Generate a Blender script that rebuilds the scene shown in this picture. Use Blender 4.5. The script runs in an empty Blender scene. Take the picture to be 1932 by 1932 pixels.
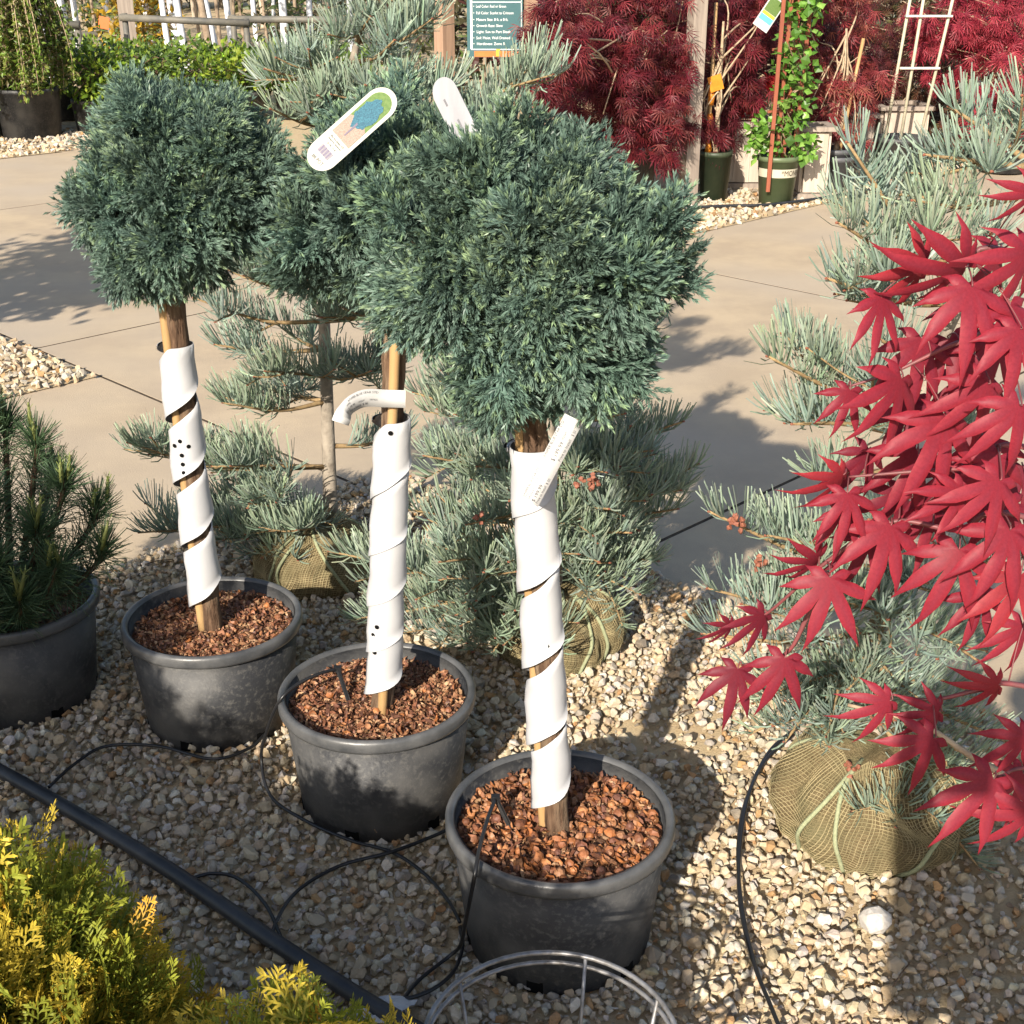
import bpy, bmesh, math, random
import numpy as np
from mathutils import Vector, Matrix
random.seed(7)
rng = np.random.default_rng(11)
R = math.radians
S = bpy.context.scene
COL = S.collection

# ------------------------------------------------------------------ camera, sky, sun, exposure
CAM_H = 1.495
PITCH = R(23.4)
cam_d = bpy.data.cameras.new('camera')
cam = bpy.data.objects.new('camera', cam_d)
COL.objects.link(cam)
cam.location = (0, 0, CAM_H)
cam.rotation_euler = (R(90) - PITCH, 0, 0)
cam_d.sensor_width = 36
cam_d.lens = 36 * 2500 / 1932
cam_d.clip_start = 0.02
cam_d.clip_end = 400
S.camera = cam

SUN_EL = R(28.5)
LDIR = Vector((.359 * math.cos(SUN_EL), .933 * math.cos(SUN_EL), -math.sin(SUN_EL))).normalized()
w = bpy.data.worlds.new('World')
S.world = w
w.use_nodes = True
nt = w.node_tree
bg = nt.nodes['Background']
sky = nt.nodes.new('ShaderNodeTexSky')
sky.sky_type = 'NISHITA'
sky.sun_disc = False
sky.sun_elevation = SUN_EL
sky.sun_rotation = math.atan2(-LDIR.x, -LDIR.y)
sky.air_density = 1.0
sky.dust_density = 1.5
nt.links.new(sky.outputs[0], bg.inputs[0])
bg.inputs[1].default_value = 0.105
sun_d = bpy.data.lights.new('sun', 'SUN')
sun_d.energy = 5.0
sun_d.angle = R(0.53)
sun_d.color = (1.0, 0.91, 0.78)
sun = bpy.data.objects.new('sun', sun_d)
COL.objects.link(sun)
sun.rotation_euler = LDIR.to_track_quat('-Z', 'Y').to_euler()
sun.location = (-3, -6, 6)
S.view_settings.view_transform = 'Standard'
S.view_settings.look = 'None'
S.view_settings.exposure = 0.92
S.view_settings.gamma = 1.0
S.cycles.use_denoising = True
S.cycles.max_bounces = 6
S.cycles.transparent_max_bounces = 6

# ------------------------------------------------------------------ photo direction -> place
FPX = 2500.0
def ray(x, y):
    u = (x - 966) / FPX
    v = -(y - 966) / FPX
    return np.array((u, math.cos(PITCH) + v * math.sin(PITCH), -math.sin(PITCH) + v * math.cos(PITCH)))
def G(x, y, z=0.0):                      # where the line of sight meets the level z
    d = ray(x, y)
    t = (z - CAM_H) / d[2]
    return np.array((d[0] * t, d[1] * t, z))
def D(x, y, Y):                          # where it meets the upright plane at distance Y
    d = ray(x, y)
    t = Y / d[1]
    return np.array((d[0] * t, Y, CAM_H + d[2] * t))

# ------------------------------------------------------------------ mesh helpers
def nrm(v):
    v = np.asarray(v, float)
    return v / np.maximum(np.linalg.norm(v, axis=-1, keepdims=True), 1e-9)

class MB:
    def __init__(s):
        s.V = []; s.F = []; s.C = []; s.M = []; s.n = 0
    def add(s, V, F, C=None, m=0):
        V = np.asarray(V, float).reshape(-1, 3)
        F = np.asarray(F, int).reshape(-1, 3)
        if C is None:
            C = np.ones((len(V), 3))
        C = np.broadcast_to(np.asarray(C, float), (len(V), 3))
        s.V.append(V); s.F.append(F + s.n); s.C.append(C); s.M.append(np.full(len(F), m)); s.n += len(V)
        return s
    def mesh(s, name, mats, smooth=False):
        V = np.concatenate(s.V); F = np.concatenate(s.F); C = np.concatenate(s.C); M = np.concatenate(s.M)
        me = bpy.data.meshes.new(name)
        me.vertices.add(len(V)); me.loops.add(len(F) * 3); me.polygons.add(len(F))
        me.vertices.foreach_set('co', V.astype(np.float32).ravel())
        me.loops.foreach_set('vertex_index', F.astype(np.int32).ravel())
        me.polygons.foreach_set('loop_start', np.arange(0, len(F) * 3, 3, dtype=np.int32))
        me.polygons.foreach_set('loop_total', np.full(len(F), 3, dtype=np.int32))
        me.polygons.foreach_set('material_index', M.astype(np.int32))
        me.polygons.foreach_set('use_smooth', np.full(len(F), smooth, dtype=bool))
        a = me.color_attributes.new('Col', 'FLOAT_COLOR', 'POINT')
        a.data.foreach_set('color', np.concatenate([C, np.ones((len(C), 1))], 1).astype(np.float32).ravel())
        me.update(); me.validate()
        if not isinstance(mats, (list, tuple)):
            mats = [mats]
        for m in mats:
            me.materials.append(m)
        return me
    def obj(s, name, mats, parent=None, smooth=False, loc=None):
        if loc is not None:
            for i in range(len(s.V)):
                s.V[i] = s.V[i] - np.asarray(loc)
        o = bpy.data.objects.new(name, s.mesh(name, mats, smooth))
        COL.objects.link(o)
        if parent is not None:
            o.parent = parent
            if loc is None:
                o.location = -parent.matrix_basis.translation
            else:
                o.location = Vector(loc) - parent.matrix_basis.translation
        elif loc is not None:
            o.location = loc
        return o

def tag(o, label=None, cat=None, group=None, kind=None):
    if label: o['label'] = label
    if cat: o['category'] = cat
    if group: o['group'] = group
    if kind: o['kind'] = kind
    return o
def thing(name, loc, label, cat, group=None):
    o = bpy.data.objects.new(name, None)
    o.empty_display_size = .05
    COL.objects.link(o)
    o.location = loc
    o.matrix_basis = Matrix.Translation(Vector(loc))
    return tag(o, label, cat, group)

def frame(d, up=(0, 0, 1)):
    d = nrm(d); up = np.broadcast_to(np.asarray(up, float), d.shape)
    s = np.cross(d, up)
    bad = np.linalg.norm(s, axis=-1) < 1e-4
    if np.any(bad):
        s = np.where(bad[..., None], np.cross(d, np.array((1., 0, 0))), s)
    s = nrm(s)
    n = np.cross(s, d)
    return s, d, n                        # x side, y along, z normal
def catmull(P, k=6):
    P = np.asarray(P, float)
    Q = np.vstack([2 * P[0] - P[1], P, 2 * P[-1] - P[-2]])
    out = []
    for i in range(len(P) - 1):
        a, b, c, d = Q[i:i + 4]
        for t in np.linspace(0, 1, k, endpoint=False):
            out.append(.5 * ((2 * b) + (c - a) * t + (2 * a - 5 * b + 4 * c - d) * t * t + (3 * b - a - 3 * c + d) * t ** 3))
    out.append(P[-1])
    return np.array(out)
def tube(mb, P, r, n=6, C=None, m=0, caps=True):
    P = np.asarray(P, float); k = len(P)
    r = np.broadcast_to(np.asarray(r, float), (k,))
    T = nrm(np.gradient(P, axis=0))
    ref = np.array((0, 0, 1.)) if abs(T[0][2]) < .9 else np.array((1., 0, 0))
    A = np.zeros((k, 3)); a = nrm(np.cross(T[0], ref))
    for i in range(k):
        a = nrm(a - T[i] * np.dot(a, T[i])); A[i] = a
    B = np.cross(T, A)
    th = np.linspace(0, 2 * np.pi, n, endpoint=False)
    V = P[:, None] + r[:, None, None] * (A[:, None] * np.cos(th)[None, :, None] + B[:, None] * np.sin(th)[None, :, None])
    V = V.reshape(-1, 3)
    i = np.arange(k - 1)[:, None] * n; j = np.arange(n)[None]; j2 = (j + 1) % n
    F = np.concatenate([np.stack([i + j, i + j2, i + n + j2], -1).reshape(-1, 3), np.stack([i + j, i + n + j2, i + n + j], -1).reshape(-1, 3)])
    if caps:
        V = np.vstack([V, P[0], P[-1]])
        j = np.arange(n); j2 = (j + 1) % n
        F = np.vstack([F, np.stack([np.full(n, k * n), j2, j], -1), np.stack([np.full(n, k * n + 1), (k - 1) * n + j, (k - 1) * n + j2], -1)])
    if C is not None and np.ndim(C) == 2 and len(C) == k:
        C = np.repeat(np.asarray(C), n, 0)
        if caps: C = np.vstack([C, C[0], C[-1]])
    mb.add(V, F, C, m)
    return mb
def lathe(mb, prof, n=40, c=(0, 0, 0), C=None, m=0, wob=0.0):
    prof = np.asarray(prof, float); k = len(prof)
    th = np.linspace(0, 2 * np.pi, n, endpoint=False)
    rr = prof[:, 0][:, None] * (1 + wob * np.sin(2 * th + 1)[None])
    V = np.stack([rr * np.cos(th), rr * np.sin(th), np.repeat(prof[:, 1][:, None], n, 1)], -1).reshape(-1, 3) + np.asarray(c)
    i = np.arange(k - 1)[:, None] * n; j = np.arange(n)[None]; j2 = (j + 1) % n
    F = np.concatenate([np.stack([i + j, i + j2, i + n + j2], -1).reshape(-1, 3), np.stack([i + j, i + n + j2, i + n + j], -1).reshape(-1, 3)])
    return mb.add(V, F, C, m)
BOXF = np.array([(0, 2, 1), (0, 3, 2), (4, 5, 6), (4, 6, 7), (0, 1, 5), (0, 5, 4), (1, 2, 6), (1, 6, 5), (2, 3, 7), (2, 7, 6), (3, 0, 4), (3, 4, 7)])
def box(mb, c, s, X=(1, 0, 0), Y=(0, 1, 0), Z=(0, 0, 1), C=None, m=0):
    c = np.asarray(c, float); X, Y, Z = (np.asarray(a, float) for a in (X, Y, Z))
    q = [(-1, -1, -1), (1, -1, -1), (1, 1, -1), (-1, 1, -1), (-1, -1, 1), (1, -1, 1), (1, 1, 1), (-1, 1, 1)]
    V = np.array([c + X * a * s[0] / 2 + Y * b * s[1] / 2 + Z * d * s[2] / 2 for a, b, d in q])
    return mb.add(V, BOXF, C, m)
def bar(mb, a, b, wx, wy, up=(0, 1, 0), C=None, m=0):      # box from a to b
    a = np.asarray(a, float); b = np.asarray(b, float); d = nrm(b - a)
    s_ = nrm(np.cross(d, np.asarray(up, float))); n_ = np.cross(s_, d)
    return box(mb, (a + b) / 2, (wx, np.linalg.norm(b - a), wy), s_, d, n_, C, m)
def scatter(mb, T, pos, X, Y, Z, sc, col=None, m=0):        # many copies of a small template
    tV, tF, tC = T
    N = len(pos); k = len(tV)
    sc = np.broadcast_to(np.asarray(sc, float), (N,))
    V = pos[:, None] + sc[:, None, None] * (tV[None, :, 0:1] * X[:, None] + tV[None, :, 1:2] * Y[:, None] + tV[None, :, 2:3] * Z[:, None])
    C = np.broadcast_to(tC[None], (N, k, 3))
    if col is not None:
        C = C * np.asarray(col)[:, None, :]
    F = tF[None] + (np.arange(N) * k)[:, None, None]
    mb.add(V.reshape(-1, 3), F.reshape(-1, 3), C.reshape(-1, 3), m)
def needles(mb, P, Dn, Bn, L, W, C0, C1, m=0):
    N = len(P)
    Dn = nrm(Dn)
    Sd = nrm(np.cross(Dn, rng.normal(size=(N, 3))))
    L = np.broadcast_to(L, (N,))[:, None]; W = np.broadcast_to(W, (N,))[:, None]
    mid = P + Dn * L * .5 + Bn * L * .25
    tip = P + Dn * L * .96 + Bn * L
    V = np.stack([P - Sd * W * .35, P + Sd * W * .35, mid - Sd * W * .5, mid + Sd * W * .5, tip - Sd * W * .34, tip + Sd * W * .34], 1)
    C = np.stack([C0, C0, (C0 + C1) / 2, (C0 + C1) / 2, C1, C1], 1)
    f = np.array([(0, 1, 3), (0, 3, 2), (2, 3, 5), (2, 5, 4)])
    F = f[None] + (np.arange(N) * 6)[:, None, None]
    mb.add(V.reshape(-1, 3), F.reshape(-1, 3), C.reshape(-1, 3), m)
def rvec(n):
    return nrm(rng.normal(size=(n, 3)))

# ------------------------------------------------------------------ materials
MATS = {}
def mat(name, c=(1, 1, 1), c2=None, scale=20, rough=.6, bump=0, bscale=60, trans=0, vcol=False, spec=.4, detail=4, stretch=None, lo=.35, hi=.65, c3=None, scale3=3, objcol=False, metal=0, bdist=.004, sheen=0):
    if name in MATS: return MATS[name]
    m = bpy.data.materials.new(name); m.use_nodes = True
    N = m.node_tree.nodes; L = m.node_tree.links
    b = N['Principled BSDF']; out = N['Material Output']
    b.inputs['Roughness'].default_value = rough
    b.inputs['Specular IOR Level'].default_value = spec
    b.inputs['Metallic'].default_value = metal
    tc = N.new('ShaderNodeTexCoord'); vec = tc.outputs['Object']
    if stretch:
        mp = N.new('ShaderNodeMapping'); mp.inputs['Scale'].default_value = stretch
        L.new(vec, mp.inputs['Vector']); vec = mp.outputs['Vector']
    def noise(sc, det=detail):
        n = N.new('ShaderNodeTexNoise'); n.inputs['Scale'].default_value = sc; n.inputs['Detail'].default_value = det
        n.inputs['Roughness'].default_value = .65
        L.new(vec, n.inputs['Vector']); return n.outputs['Fac']
    def rgb(c):
        r = N.new('ShaderNodeRGB'); r.outputs[0].default_value = (*c, 1); return r.outputs[0]
    def mix(f, a, bb, typ='MIX'):
        x = N.new('ShaderNodeMix'); x.data_type = 'RGBA'; x.blend_type = typ
        if isinstance(f, float): x.inputs[0].default_value = f
        else: L.new(f, x.inputs[0])
        L.new(a, x.inputs[6]); L.new(bb, x.inputs[7]); return x.outputs[2]
    def ramp(f, lo, hi):
        r = N.new('ShaderNodeMapRange'); r.inputs[1].default_value = lo; r.inputs[2].default_value = hi
        L.new(f, r.inputs[0]); return r.outputs[0]
    col = rgb(c)
    if c2: col = mix(ramp(noise(scale), lo, hi), col, rgb(c2))
    if c3: col = mix(ramp(noise(scale3, 2), .42, .68), col, rgb(c3))
    if vcol:
        a = N.new('ShaderNodeVertexColor'); a.layer_name = 'Col'
        col = mix(1.0, col, a.outputs[0], 'MULTIPLY')
    if objcol:
        a = N.new('ShaderNodeObjectInfo')
        col = mix(1.0, col, a.outputs['Color'], 'MULTIPLY')
    L.new(col, b.inputs['Base Color'])
    if bump:
        bp = N.new('ShaderNodeBump'); bp.inputs['Strength'].default_value = bump; bp.inputs['Distance'].default_value = bdist
        L.new(noise(bscale, 5), bp.inputs['Height']); L.new(bp.outputs[0], b.inputs['Normal'])
    if trans:
        t = N.new('ShaderNodeBsdfTranslucent'); L.new(col, t.inputs[0])
        ms = N.new('ShaderNodeMixShader'); ms.inputs[0].default_value = trans
        L.new(b.outputs[0], ms.inputs[1]); L.new(t.outputs[0], ms.inputs[2]); L.new(ms.outputs[0], out.inputs[0])
    MATS[name] = m
    return m
M_plastic = mat('pot_plastic', (.022, .023, .026), (.115, .11, .10), 95, .55, .25, 120, detail=10, lo=.50, hi=.80, spec=.4, c3=(.075, .073, .07), scale3=7)
M_rim = mat('pot_rim_plastic', (.045, .047, .05), (.10, .10, .10), 14, .38, .1, 90, detail=6, spec=.5)
M_dark = mat('hole_dark', (.006, .006, .006), rough=.9, spec=.05)
M_green_pot = mat('green_pot_plastic', (.085, .115, .055), (.11, .14, .075), 8, .45)
M_dkgreen_pot = mat('dark_green_pot_plastic', (.02, .035, .018), (.05, .06, .035), 6, .5)
M_grey_pot = mat('grey_pot_plastic', (.06, .063, .07), (.11, .11, .115), 6, .5)
M_bark = mat('brown_bark', (.155, .095, .06), (.05, .03, .02), 110, .9, 1.0, 150, stretch=(1, 1, .16), detail=8, spec=.08, bdist=.008, c3=(.23, .165, .11), scale3=45)
M_firbark = mat('fir_bark', (.27, .235, .19), (.15, .125, .10), 50, .9, .6, 110, detail=5, spec=.1, c3=(.36, .31, .25), scale3=14)
M_twig = mat('fir_twig', (.33, .235, .12), (.20, .13, .07), 80, .85, spec=.1)
M_bamboo = mat('bamboo', (.42, .27, .125), (.33, .20, .085), 40, .45, .15, 60, stretch=(1, 1, .05), detail=5)
M_wrap = mat('tree_wrap_white', (.42, .42, .428), (.37, .368, .368), 12, .35, .08, 40, spec=.45, lo=.55, hi=.85, detail=6)
M_paper = mat('paper_white', (.46, .46, .458), (.42, .418, .41), 40, .6)
M_card = mat('label_card', (.44, .435, .38), (.41, .405, .35), 30, .5)
M_ink = mat('ink', (.05, .05, .055), rough=.7)
M_ink_soft = mat('ink_faded', (.15, .15, .16), rough=.7)
M_leafneedle = mat('juniper_needle', vcol=True, rough=.45, trans=.22, spec=.45)
M_firneedle = mat('fir_needle', vcol=True, rough=.5, trans=.18, spec=.35)
M_pineneedle = mat('pine_needle', vcol=True, rough=.45, trans=.15)
M_gold = mat('golden_scale_leaf', vcol=True, rough=.55, trans=.35, spec=.3)
M_red = mat('red_maple_leaf', vcol=True, rough=.5, trans=.38, spec=.25, c=(1, 1, 1), c2=(.80, .76, .80), scale=30)
M_lace = mat('laceleaf', vcol=True, rough=.5, trans=.3, spec=.3)
M_green = mat('broad_leaf', vcol=True, rough=.4, trans=.3, spec=.4)
M_maplebark = mat('maple_bark', (.12, .075, .06), (.20, .15, .12), 60, .7)
M_tan_branch = mat('tan_branch', (.42, .32, .21), (.28, .20, .13), 50, .8, .3, 100)
M_stone = mat('stone', vcol=True, c=(1, 1, 1), c2=(.80, .77, .72), scale=120, rough=.9, bump=.5, bscale=260, spec=.15, bdist=.003)
M_stone1 = mat('stone_single', objcol=True, c=(1, 1, 1), c2=(.78, .74, .68), scale=90, rough=.9, bump=.6, bscale=240, spec=.15, bdist=.003)
M_sand = mat('sand', (.50, .39, .245), (.40, .305, .19), 40, .95, .8, 220, detail=8, spec=.05, c3=(.46, .36, .22), scale3=5)
M_conc = mat('concrete', (.455, .36, .245), (.385, .305, .215), 3.0, .9, .45, 200, detail=14, spec=.1, c3=(.40, .335, .26), scale3=.7, lo=.40, hi=.60)
M_joint = mat('joint_dirt', (.09, .07, .05), (.055, .043, .032), 30, .95, spec=.02)
M_mulch = mat('mulch_chip', vcol=True, rough=.55, spec=.35, c=(1, 1, 1), c2=(.7, .62, .55), scale=160)
M_soil = mat('soil', (.10, .052, .03), (.19, .095, .05), 90, .95, .8, 160)
M_pipe = mat('poly_pipe', (.018, .020, .024), (.05, .05, .052), 12, .45, detail=6, lo=.45, hi=.8)
M_tubing = mat('drip_tubing', (.014, .014, .015), rough=.35)
M_burlap = mat('burlap', (.205, .155, .085), (.115, .085, .045), 190, .95, 1.0, 300, detail=3, spec=.05, c3=(.165, .15, .08), scale3=9, bdist=.006)
M_rope = mat('twine', (.31, .33, .20), (.23, .25, .14), 200, .9, .5, 300)
M_jute = mat('jute_thread', (.33, .27, .15), (.21, .18, .10), 25, .95, spec=.05)
M_wire = mat('galvanised_wire', (.30, .30, .31), (.16, .15, .14), 40, .45, metal=.5)
M_wood = mat('weathered_wood', (.34, .285, .235), (.22, .18, .15), 30, .9, .4, 60, stretch=(1, 1, .06), detail=6, spec=.1)
M_woodpink = mat('tan_wood', (.34, .225, .155), (.25, .16, .11), 30, .85, .3, 60, stretch=(1, 1, .06), detail=6, spec=.1)
M_cedar = mat('pale_board', (.50, .42, .345), (.38, .31, .25), 22, .9, .3, 60, stretch=(1, 1, .05), detail=6, spec=.1)
M_redwood = mat('red_trellis', (.26, .075, .035), (.19, .05, .025), 30, .7, stretch=(1, 1, .1))
M_whitetrunk = mat('white_tree_paint', (.66, .68, .72), (.42, .42, .43), 9, .7, detail=5, lo=.45, hi=.8)
M_browntrunk = mat('brown_trunk', (.19, .135, .09), (.32, .25, .18), 14, .9)
M_rail = mat('rail_grey', (.085, .083, .075), (.16, .145, .115), 6, .6)
M_teal = mat('sign_teal', (.035, .095, .105), (.045, .11, .12), 4, .4)
M_white = mat('sign_white', (.78, .80, .80), rough=.5)
M_orange = mat('sign_orange', (.72, .16, .04), (.62, .12, .03), 10, .45)
M_yellow = mat('yellow', (.55, .37, .04), (.48, .31, .03), 20, .5)
M_ribbon = mat('orange_ribbon', (.80, .30, .03), (.70, .24, .02), 20, .45, trans=.25)
M_purple = mat('purple_sleeve', (.16, .03, .30), rough=.5)
M_lime = mat('lime_cap', (.30, .62, .03), rough=.5)
M_tanprint = mat('print_gravel', (.34, .25, .20), (.20, .135, .105), 700, .4, detail=3)
M_blueprint = mat('print_blue_leaves', (.045, .16, .21), (.015, .05, .08), 600, .4, detail=3)
M_greenprint = mat('print_green', (.12, .18, .05), (.07, .13, .03), 300, .4)
M_barkprint = mat('print_trunk', (.14, .12, .16), rough=.4)
M_cone = mat('cone_bud', (.27, .10, .055), (.18, .06, .04), 200, .7)

# ------------------------------------------------------------------ text
def text_mesh(s, size):
    cu = bpy.data.curves.new('t', 'FONT'); cu.body = s; cu.size = size; cu.align_x = 'LEFT'; cu.align_y = 'CENTER'
    cu.resolution_u = 2
    o = bpy.data.objects.new('t', cu); COL.objects.link(o)
    dg = bpy.context.evaluated_depsgraph_get(); dg.update()
    me = bpy.data.meshes.new_from_object(o.evaluated_get(dg))
    bpy.data.objects.remove(o); bpy.data.curves.remove(cu)
    me.calc_loop_triangles()
    V = np.array([v.co[:] for v in me.vertices]).reshape(-1, 3)
    F = np.array([t.vertices[:] for t in me.loop_triangles]).reshape(-1, 3)
    bpy.data.meshes.remove(me)
    return V, F
def add_text(mb, s, size, fn, width=None, m=0):            # fn maps flat (x, y) to the surface
    V, F = text_mesh(s, size)
    if not len(F): return
    if width:
        V[:, 0] *= width / max(1e-6, V[:, 0].max())
    mb.add(np.array([fn(x, y) for x, y, _ in V]), F, None, m)

# ------------------------------------------------------------------ the ground
q2 = math.sqrt(2)
def uv(u, v, z=0.0):
    return np.array(((u - v) / q2, (u + v) / q2, z))
U_ = np.array((1, 1, 0)) / q2
V_ = np.array((-1, 1, 0)) / q2
mb = MB(); mb.add([(-150, -60, -.12), (150, -60, -.12), (150, 220, -.12), (-150, 220, -.12)], [(0, 1, 2), (0, 2, 3)])
tag(mb.obj('ground', M_sand), kind='structure')
pave = MB(); pave.add([(-60, -30, -.0009), (60, -30, -.0009), (60, 70, -.0009), (-60, 70, -.0009)], [(0, 1, 2), (0, 2, 3)])
pave_o = tag(pave.obj('pavement', M_joint), kind='structure')
us = [-30, -12, -6.6, -3.65, -.7, 2.26, 5.2, 8.15, 11.1, 14, 17, 22, 40]
vs = [-30, -12, -6.9, -3.9, -1.0, 2.02, 4.94, 7.85, 10.8, 13.8, 17, 22, 40]
gap = .013
for i in range(len(us) - 1):
    for j in range(len(vs) - 1):
        a, b, c, d = us[i] + gap / 2, us[i + 1] - gap / 2, vs[j] + gap / 2, vs[j + 1] - gap / 2
        k = .0005
        m_ = MB(); P = [uv(a, c, -.1), uv(b, c, -.1), uv(b, d, -.1), uv(a, d, -.1), uv(a, c, -k), uv(b, c, -k), uv(b, d, -k), uv(a, d, -k), uv(a + k, c + k), uv(b - k, c + k), uv(b - k, d - k), uv(a + k, d - k)]
        F = [(8, 9, 10), (8, 10, 11)]
        for s0, s1 in ((0, 4), (4, 8)):
            for e in range(4):
                f = (e + 1) % 4
                F += [(s0 + e, s0 + f, s1 + f), (s0 + e, s1 + f, s1 + e)]
        m_.add(P, F); m_.obj('slab', M_conc, pave_o)

# stones: convex lumps of random points, shared by every gravel bed
def lump(n, flat=.62):
    bm = bmesh.new()
    P = nrm(rng.normal(size=(n, 3))) * (0.80 + .20 * rng.random((n, 1))) * np.array((1, .72 + .2 * rng.random(), flat * (.8 + .4 * rng.random())))
    for p in P: bm.verts.new(p)
    r = bmesh.ops.convex_hull(bm, input=bm.verts)
    junk = [g for g in r['geom_interior'] if isinstance(g, bmesh.types.BMVert)]
    if junk: bmesh.ops.delete(bm, geom=junk, context='VERTS')
    bmesh.ops.triangulate(bm, faces=bm.faces)
    bm.verts.index_update()
    V = np.array([v.co[:] for v in bm.verts]); F = np.array([[v.index for v in f.verts] for f in bm.faces])
    bm.free()
    return V, F, np.ones((len(V), 3))
LUMPS = [lump(16 + i % 4) for i in range(14)]
SMALL = [lump(9 + i % 3) for i in range(14)]
PAL = np.array([(.56, .455, .315), (.60, .51, .38), (.62, .555, .455), (.52, .40, .265), (.56, .51, .44), (.47, .29, .145), (.40, .355, .295), (.64, .595, .525), (.55, .44, .305), (.33, .28, .225)])
PALW = np.array([.20, .20, .14, .13, .10, .045, .06, .045, .06, .02]); PALW /= PALW.sum()
def stone_cols(n):
    c = PAL[rng.choice(len(PAL), n, p=PALW)]
    return c * (.72 + .26 * rng.random((n, 1))) * (1 + .018 * rng.normal(size=(n, 3)))
POTS = []                                # (x, y, r) keep stones out
def stones_at(P, size, mb, T=LUMPS):
    n = len(P); ids = rng.integers(0, len(LUMPS), n); cols = stone_cols(n)
    up = nrm(np.array((0, 0, 1.)) + .55 * rng.normal(size=(n, 3)))
    s_, d_, n_ = frame(rvec(n), up)
    for k in range(len(LUMPS)):
        q = ids == k
        if q.any(): scatter(mb, T[k], P[q], s_[q], d_[q], n_[q], size[q], cols[q])

# pots stand here: (name, x, y)
P1 = np.array((-.606, 2.375)); P2 = np.array((-.246, 2.088)); P3 = np.array((.075, 1.716)); PL = np.array((-1.045, 2.46))
BALLA = np.array((-.49, 3.02)); BALLB = np.array((.10, 2.66)); BALLC = np.array((.655, 2.0))
KEEP = [(P1, .138), (P2, .138), (P3, .138), (PL, .14), (BALLA, .13), (BALLB, .13), (BALLC, .15)]
bed = MB(); bed.add([uv(2.4, 2.91, .004), uv(-8, 2.91, .004), uv(-8, -8, .004), uv(2.4, -8, .004)], [(0, 1, 2), (0, 2, 3)])
bed_o = tag(bed.obj('gravel_bed', M_sand), kind='structure')
# packed foreground gravel
def jitter_grid(x0, x1, y0, y1, st):
    X, Y = np.meshgrid(np.arange(x0, x1, st), np.arange(y0, y1, st))
    P = np.stack([X.ravel(), Y.ravel()], 1)
    return P + rng.uniform(-.5, .5, P.shape) * st * 1.1
def vnoise(P, f, seed):
    a = np.random.default_rng(seed); s = 0
    for k in range(5):
        d = nrm(a.normal(size=2)); s = s + np.sin(P @ d * f * (1 + .5 * k) + a.random() * 6)
    return s / 5
def in_bed(P, m=0.0):
    u = (P[:, 0] + P[:, 1]) / q2; v = (P[:, 1] - P[:, 0]) / q2
    edge = .02 * vnoise(P, 25, 3)
    return (u < 2.4 - m + edge) & (v < 2.91 - m + edge)
def clear(P, pad=0.0):
    ok = np.ones(len(P), bool)
    for c, r in KEEP: ok &= np.hypot(P[:, 0] - c[0], P[:, 1] - c[1]) > r + pad
    return ok
gv = MB()
for st, lo_, hi_, z0, keep in ((.0140, .0060, .0100, .007, .92), (.0195, .0078, .0135, .012, .95), (.028, .010, .0175, .018, .5)):
    P = jitter_grid(-1.45, 1.45, 1.15, 3.75, st)
    P = P[in_bed(P) & clear(P) & (abs(P[:, 0]) < .386 * (.918 * P[:, 1] + .594) + .42)]
    sandy = np.exp(-(((P - np.array((.27, 2.30))) / np.array((.13, .09))) ** 2).sum(1)) + .5 * np.exp(-(((P - np.array((.42, 2.22))) / np.array((.12, .10))) ** 2).sum(1)) + .5 * np.exp(-(((P - np.array((.95, 1.9))) / np.array((.3, .4))) ** 2).sum(1))
    P = P[rng.random(len(P)) < keep * (1 - .72 * np.clip(sandy, 0, 1))]
    sz = lo_ + (hi_ - lo_) * rng.random(len(P)) ** 1.6
    stones_at(np.column_stack([P, z0 + .005 * rng.random(len(P))]), sz, gv, SMALL if st < .016 else LUMPS)
tag(gv.obj('gravel', M_stone, bed_o), kind='stuff')
# single larger stones lying on top
shared = []
for k, (V, F, C) in enumerate(LUMPS):
    m_ = MB(); m_.add(V, F); shared.append(m_.mesh('stone', M_stone1))
cand = jitter_grid(-.95, 1.0, 1.3, 3.0, .075)
cand = cand[in_bed(cand, .05) & clear(cand, .03)]
rng.shuffle(cand)
for i, p in enumerate(cand[:285]):
    o = bpy.data.objects.new('stone', shared[i % len(shared)]); COL.objects.link(o); o.parent = bed_o
    sz = .012 + .010 * rng.random() ** 2.5
    o.scale = (sz, sz * (.8 + .3 * rng.random()), sz)
    o.location = (p[0], p[1], .026 + .2 * sz)
    o.rotation_euler = (rng.normal() * .35, rng.normal() * .35, rng.random() * 6.3)
    o.color = (*np.clip(stone_cols(1)[0], 0, .8), 1)
# the big pale rock
V, F, C = lump(60, .75)
m_ = MB(); rp = G(1646, 1765); m_.add(V * .030 + rp + np.array((0, 0, .032)), F, np.full((len(V), 3), (.50, .475, .445)))
tag(m_.obj('rock', M_stone), 'large pale grey-white rock lying on the gravel by the burlap ball', 'rock')

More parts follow.
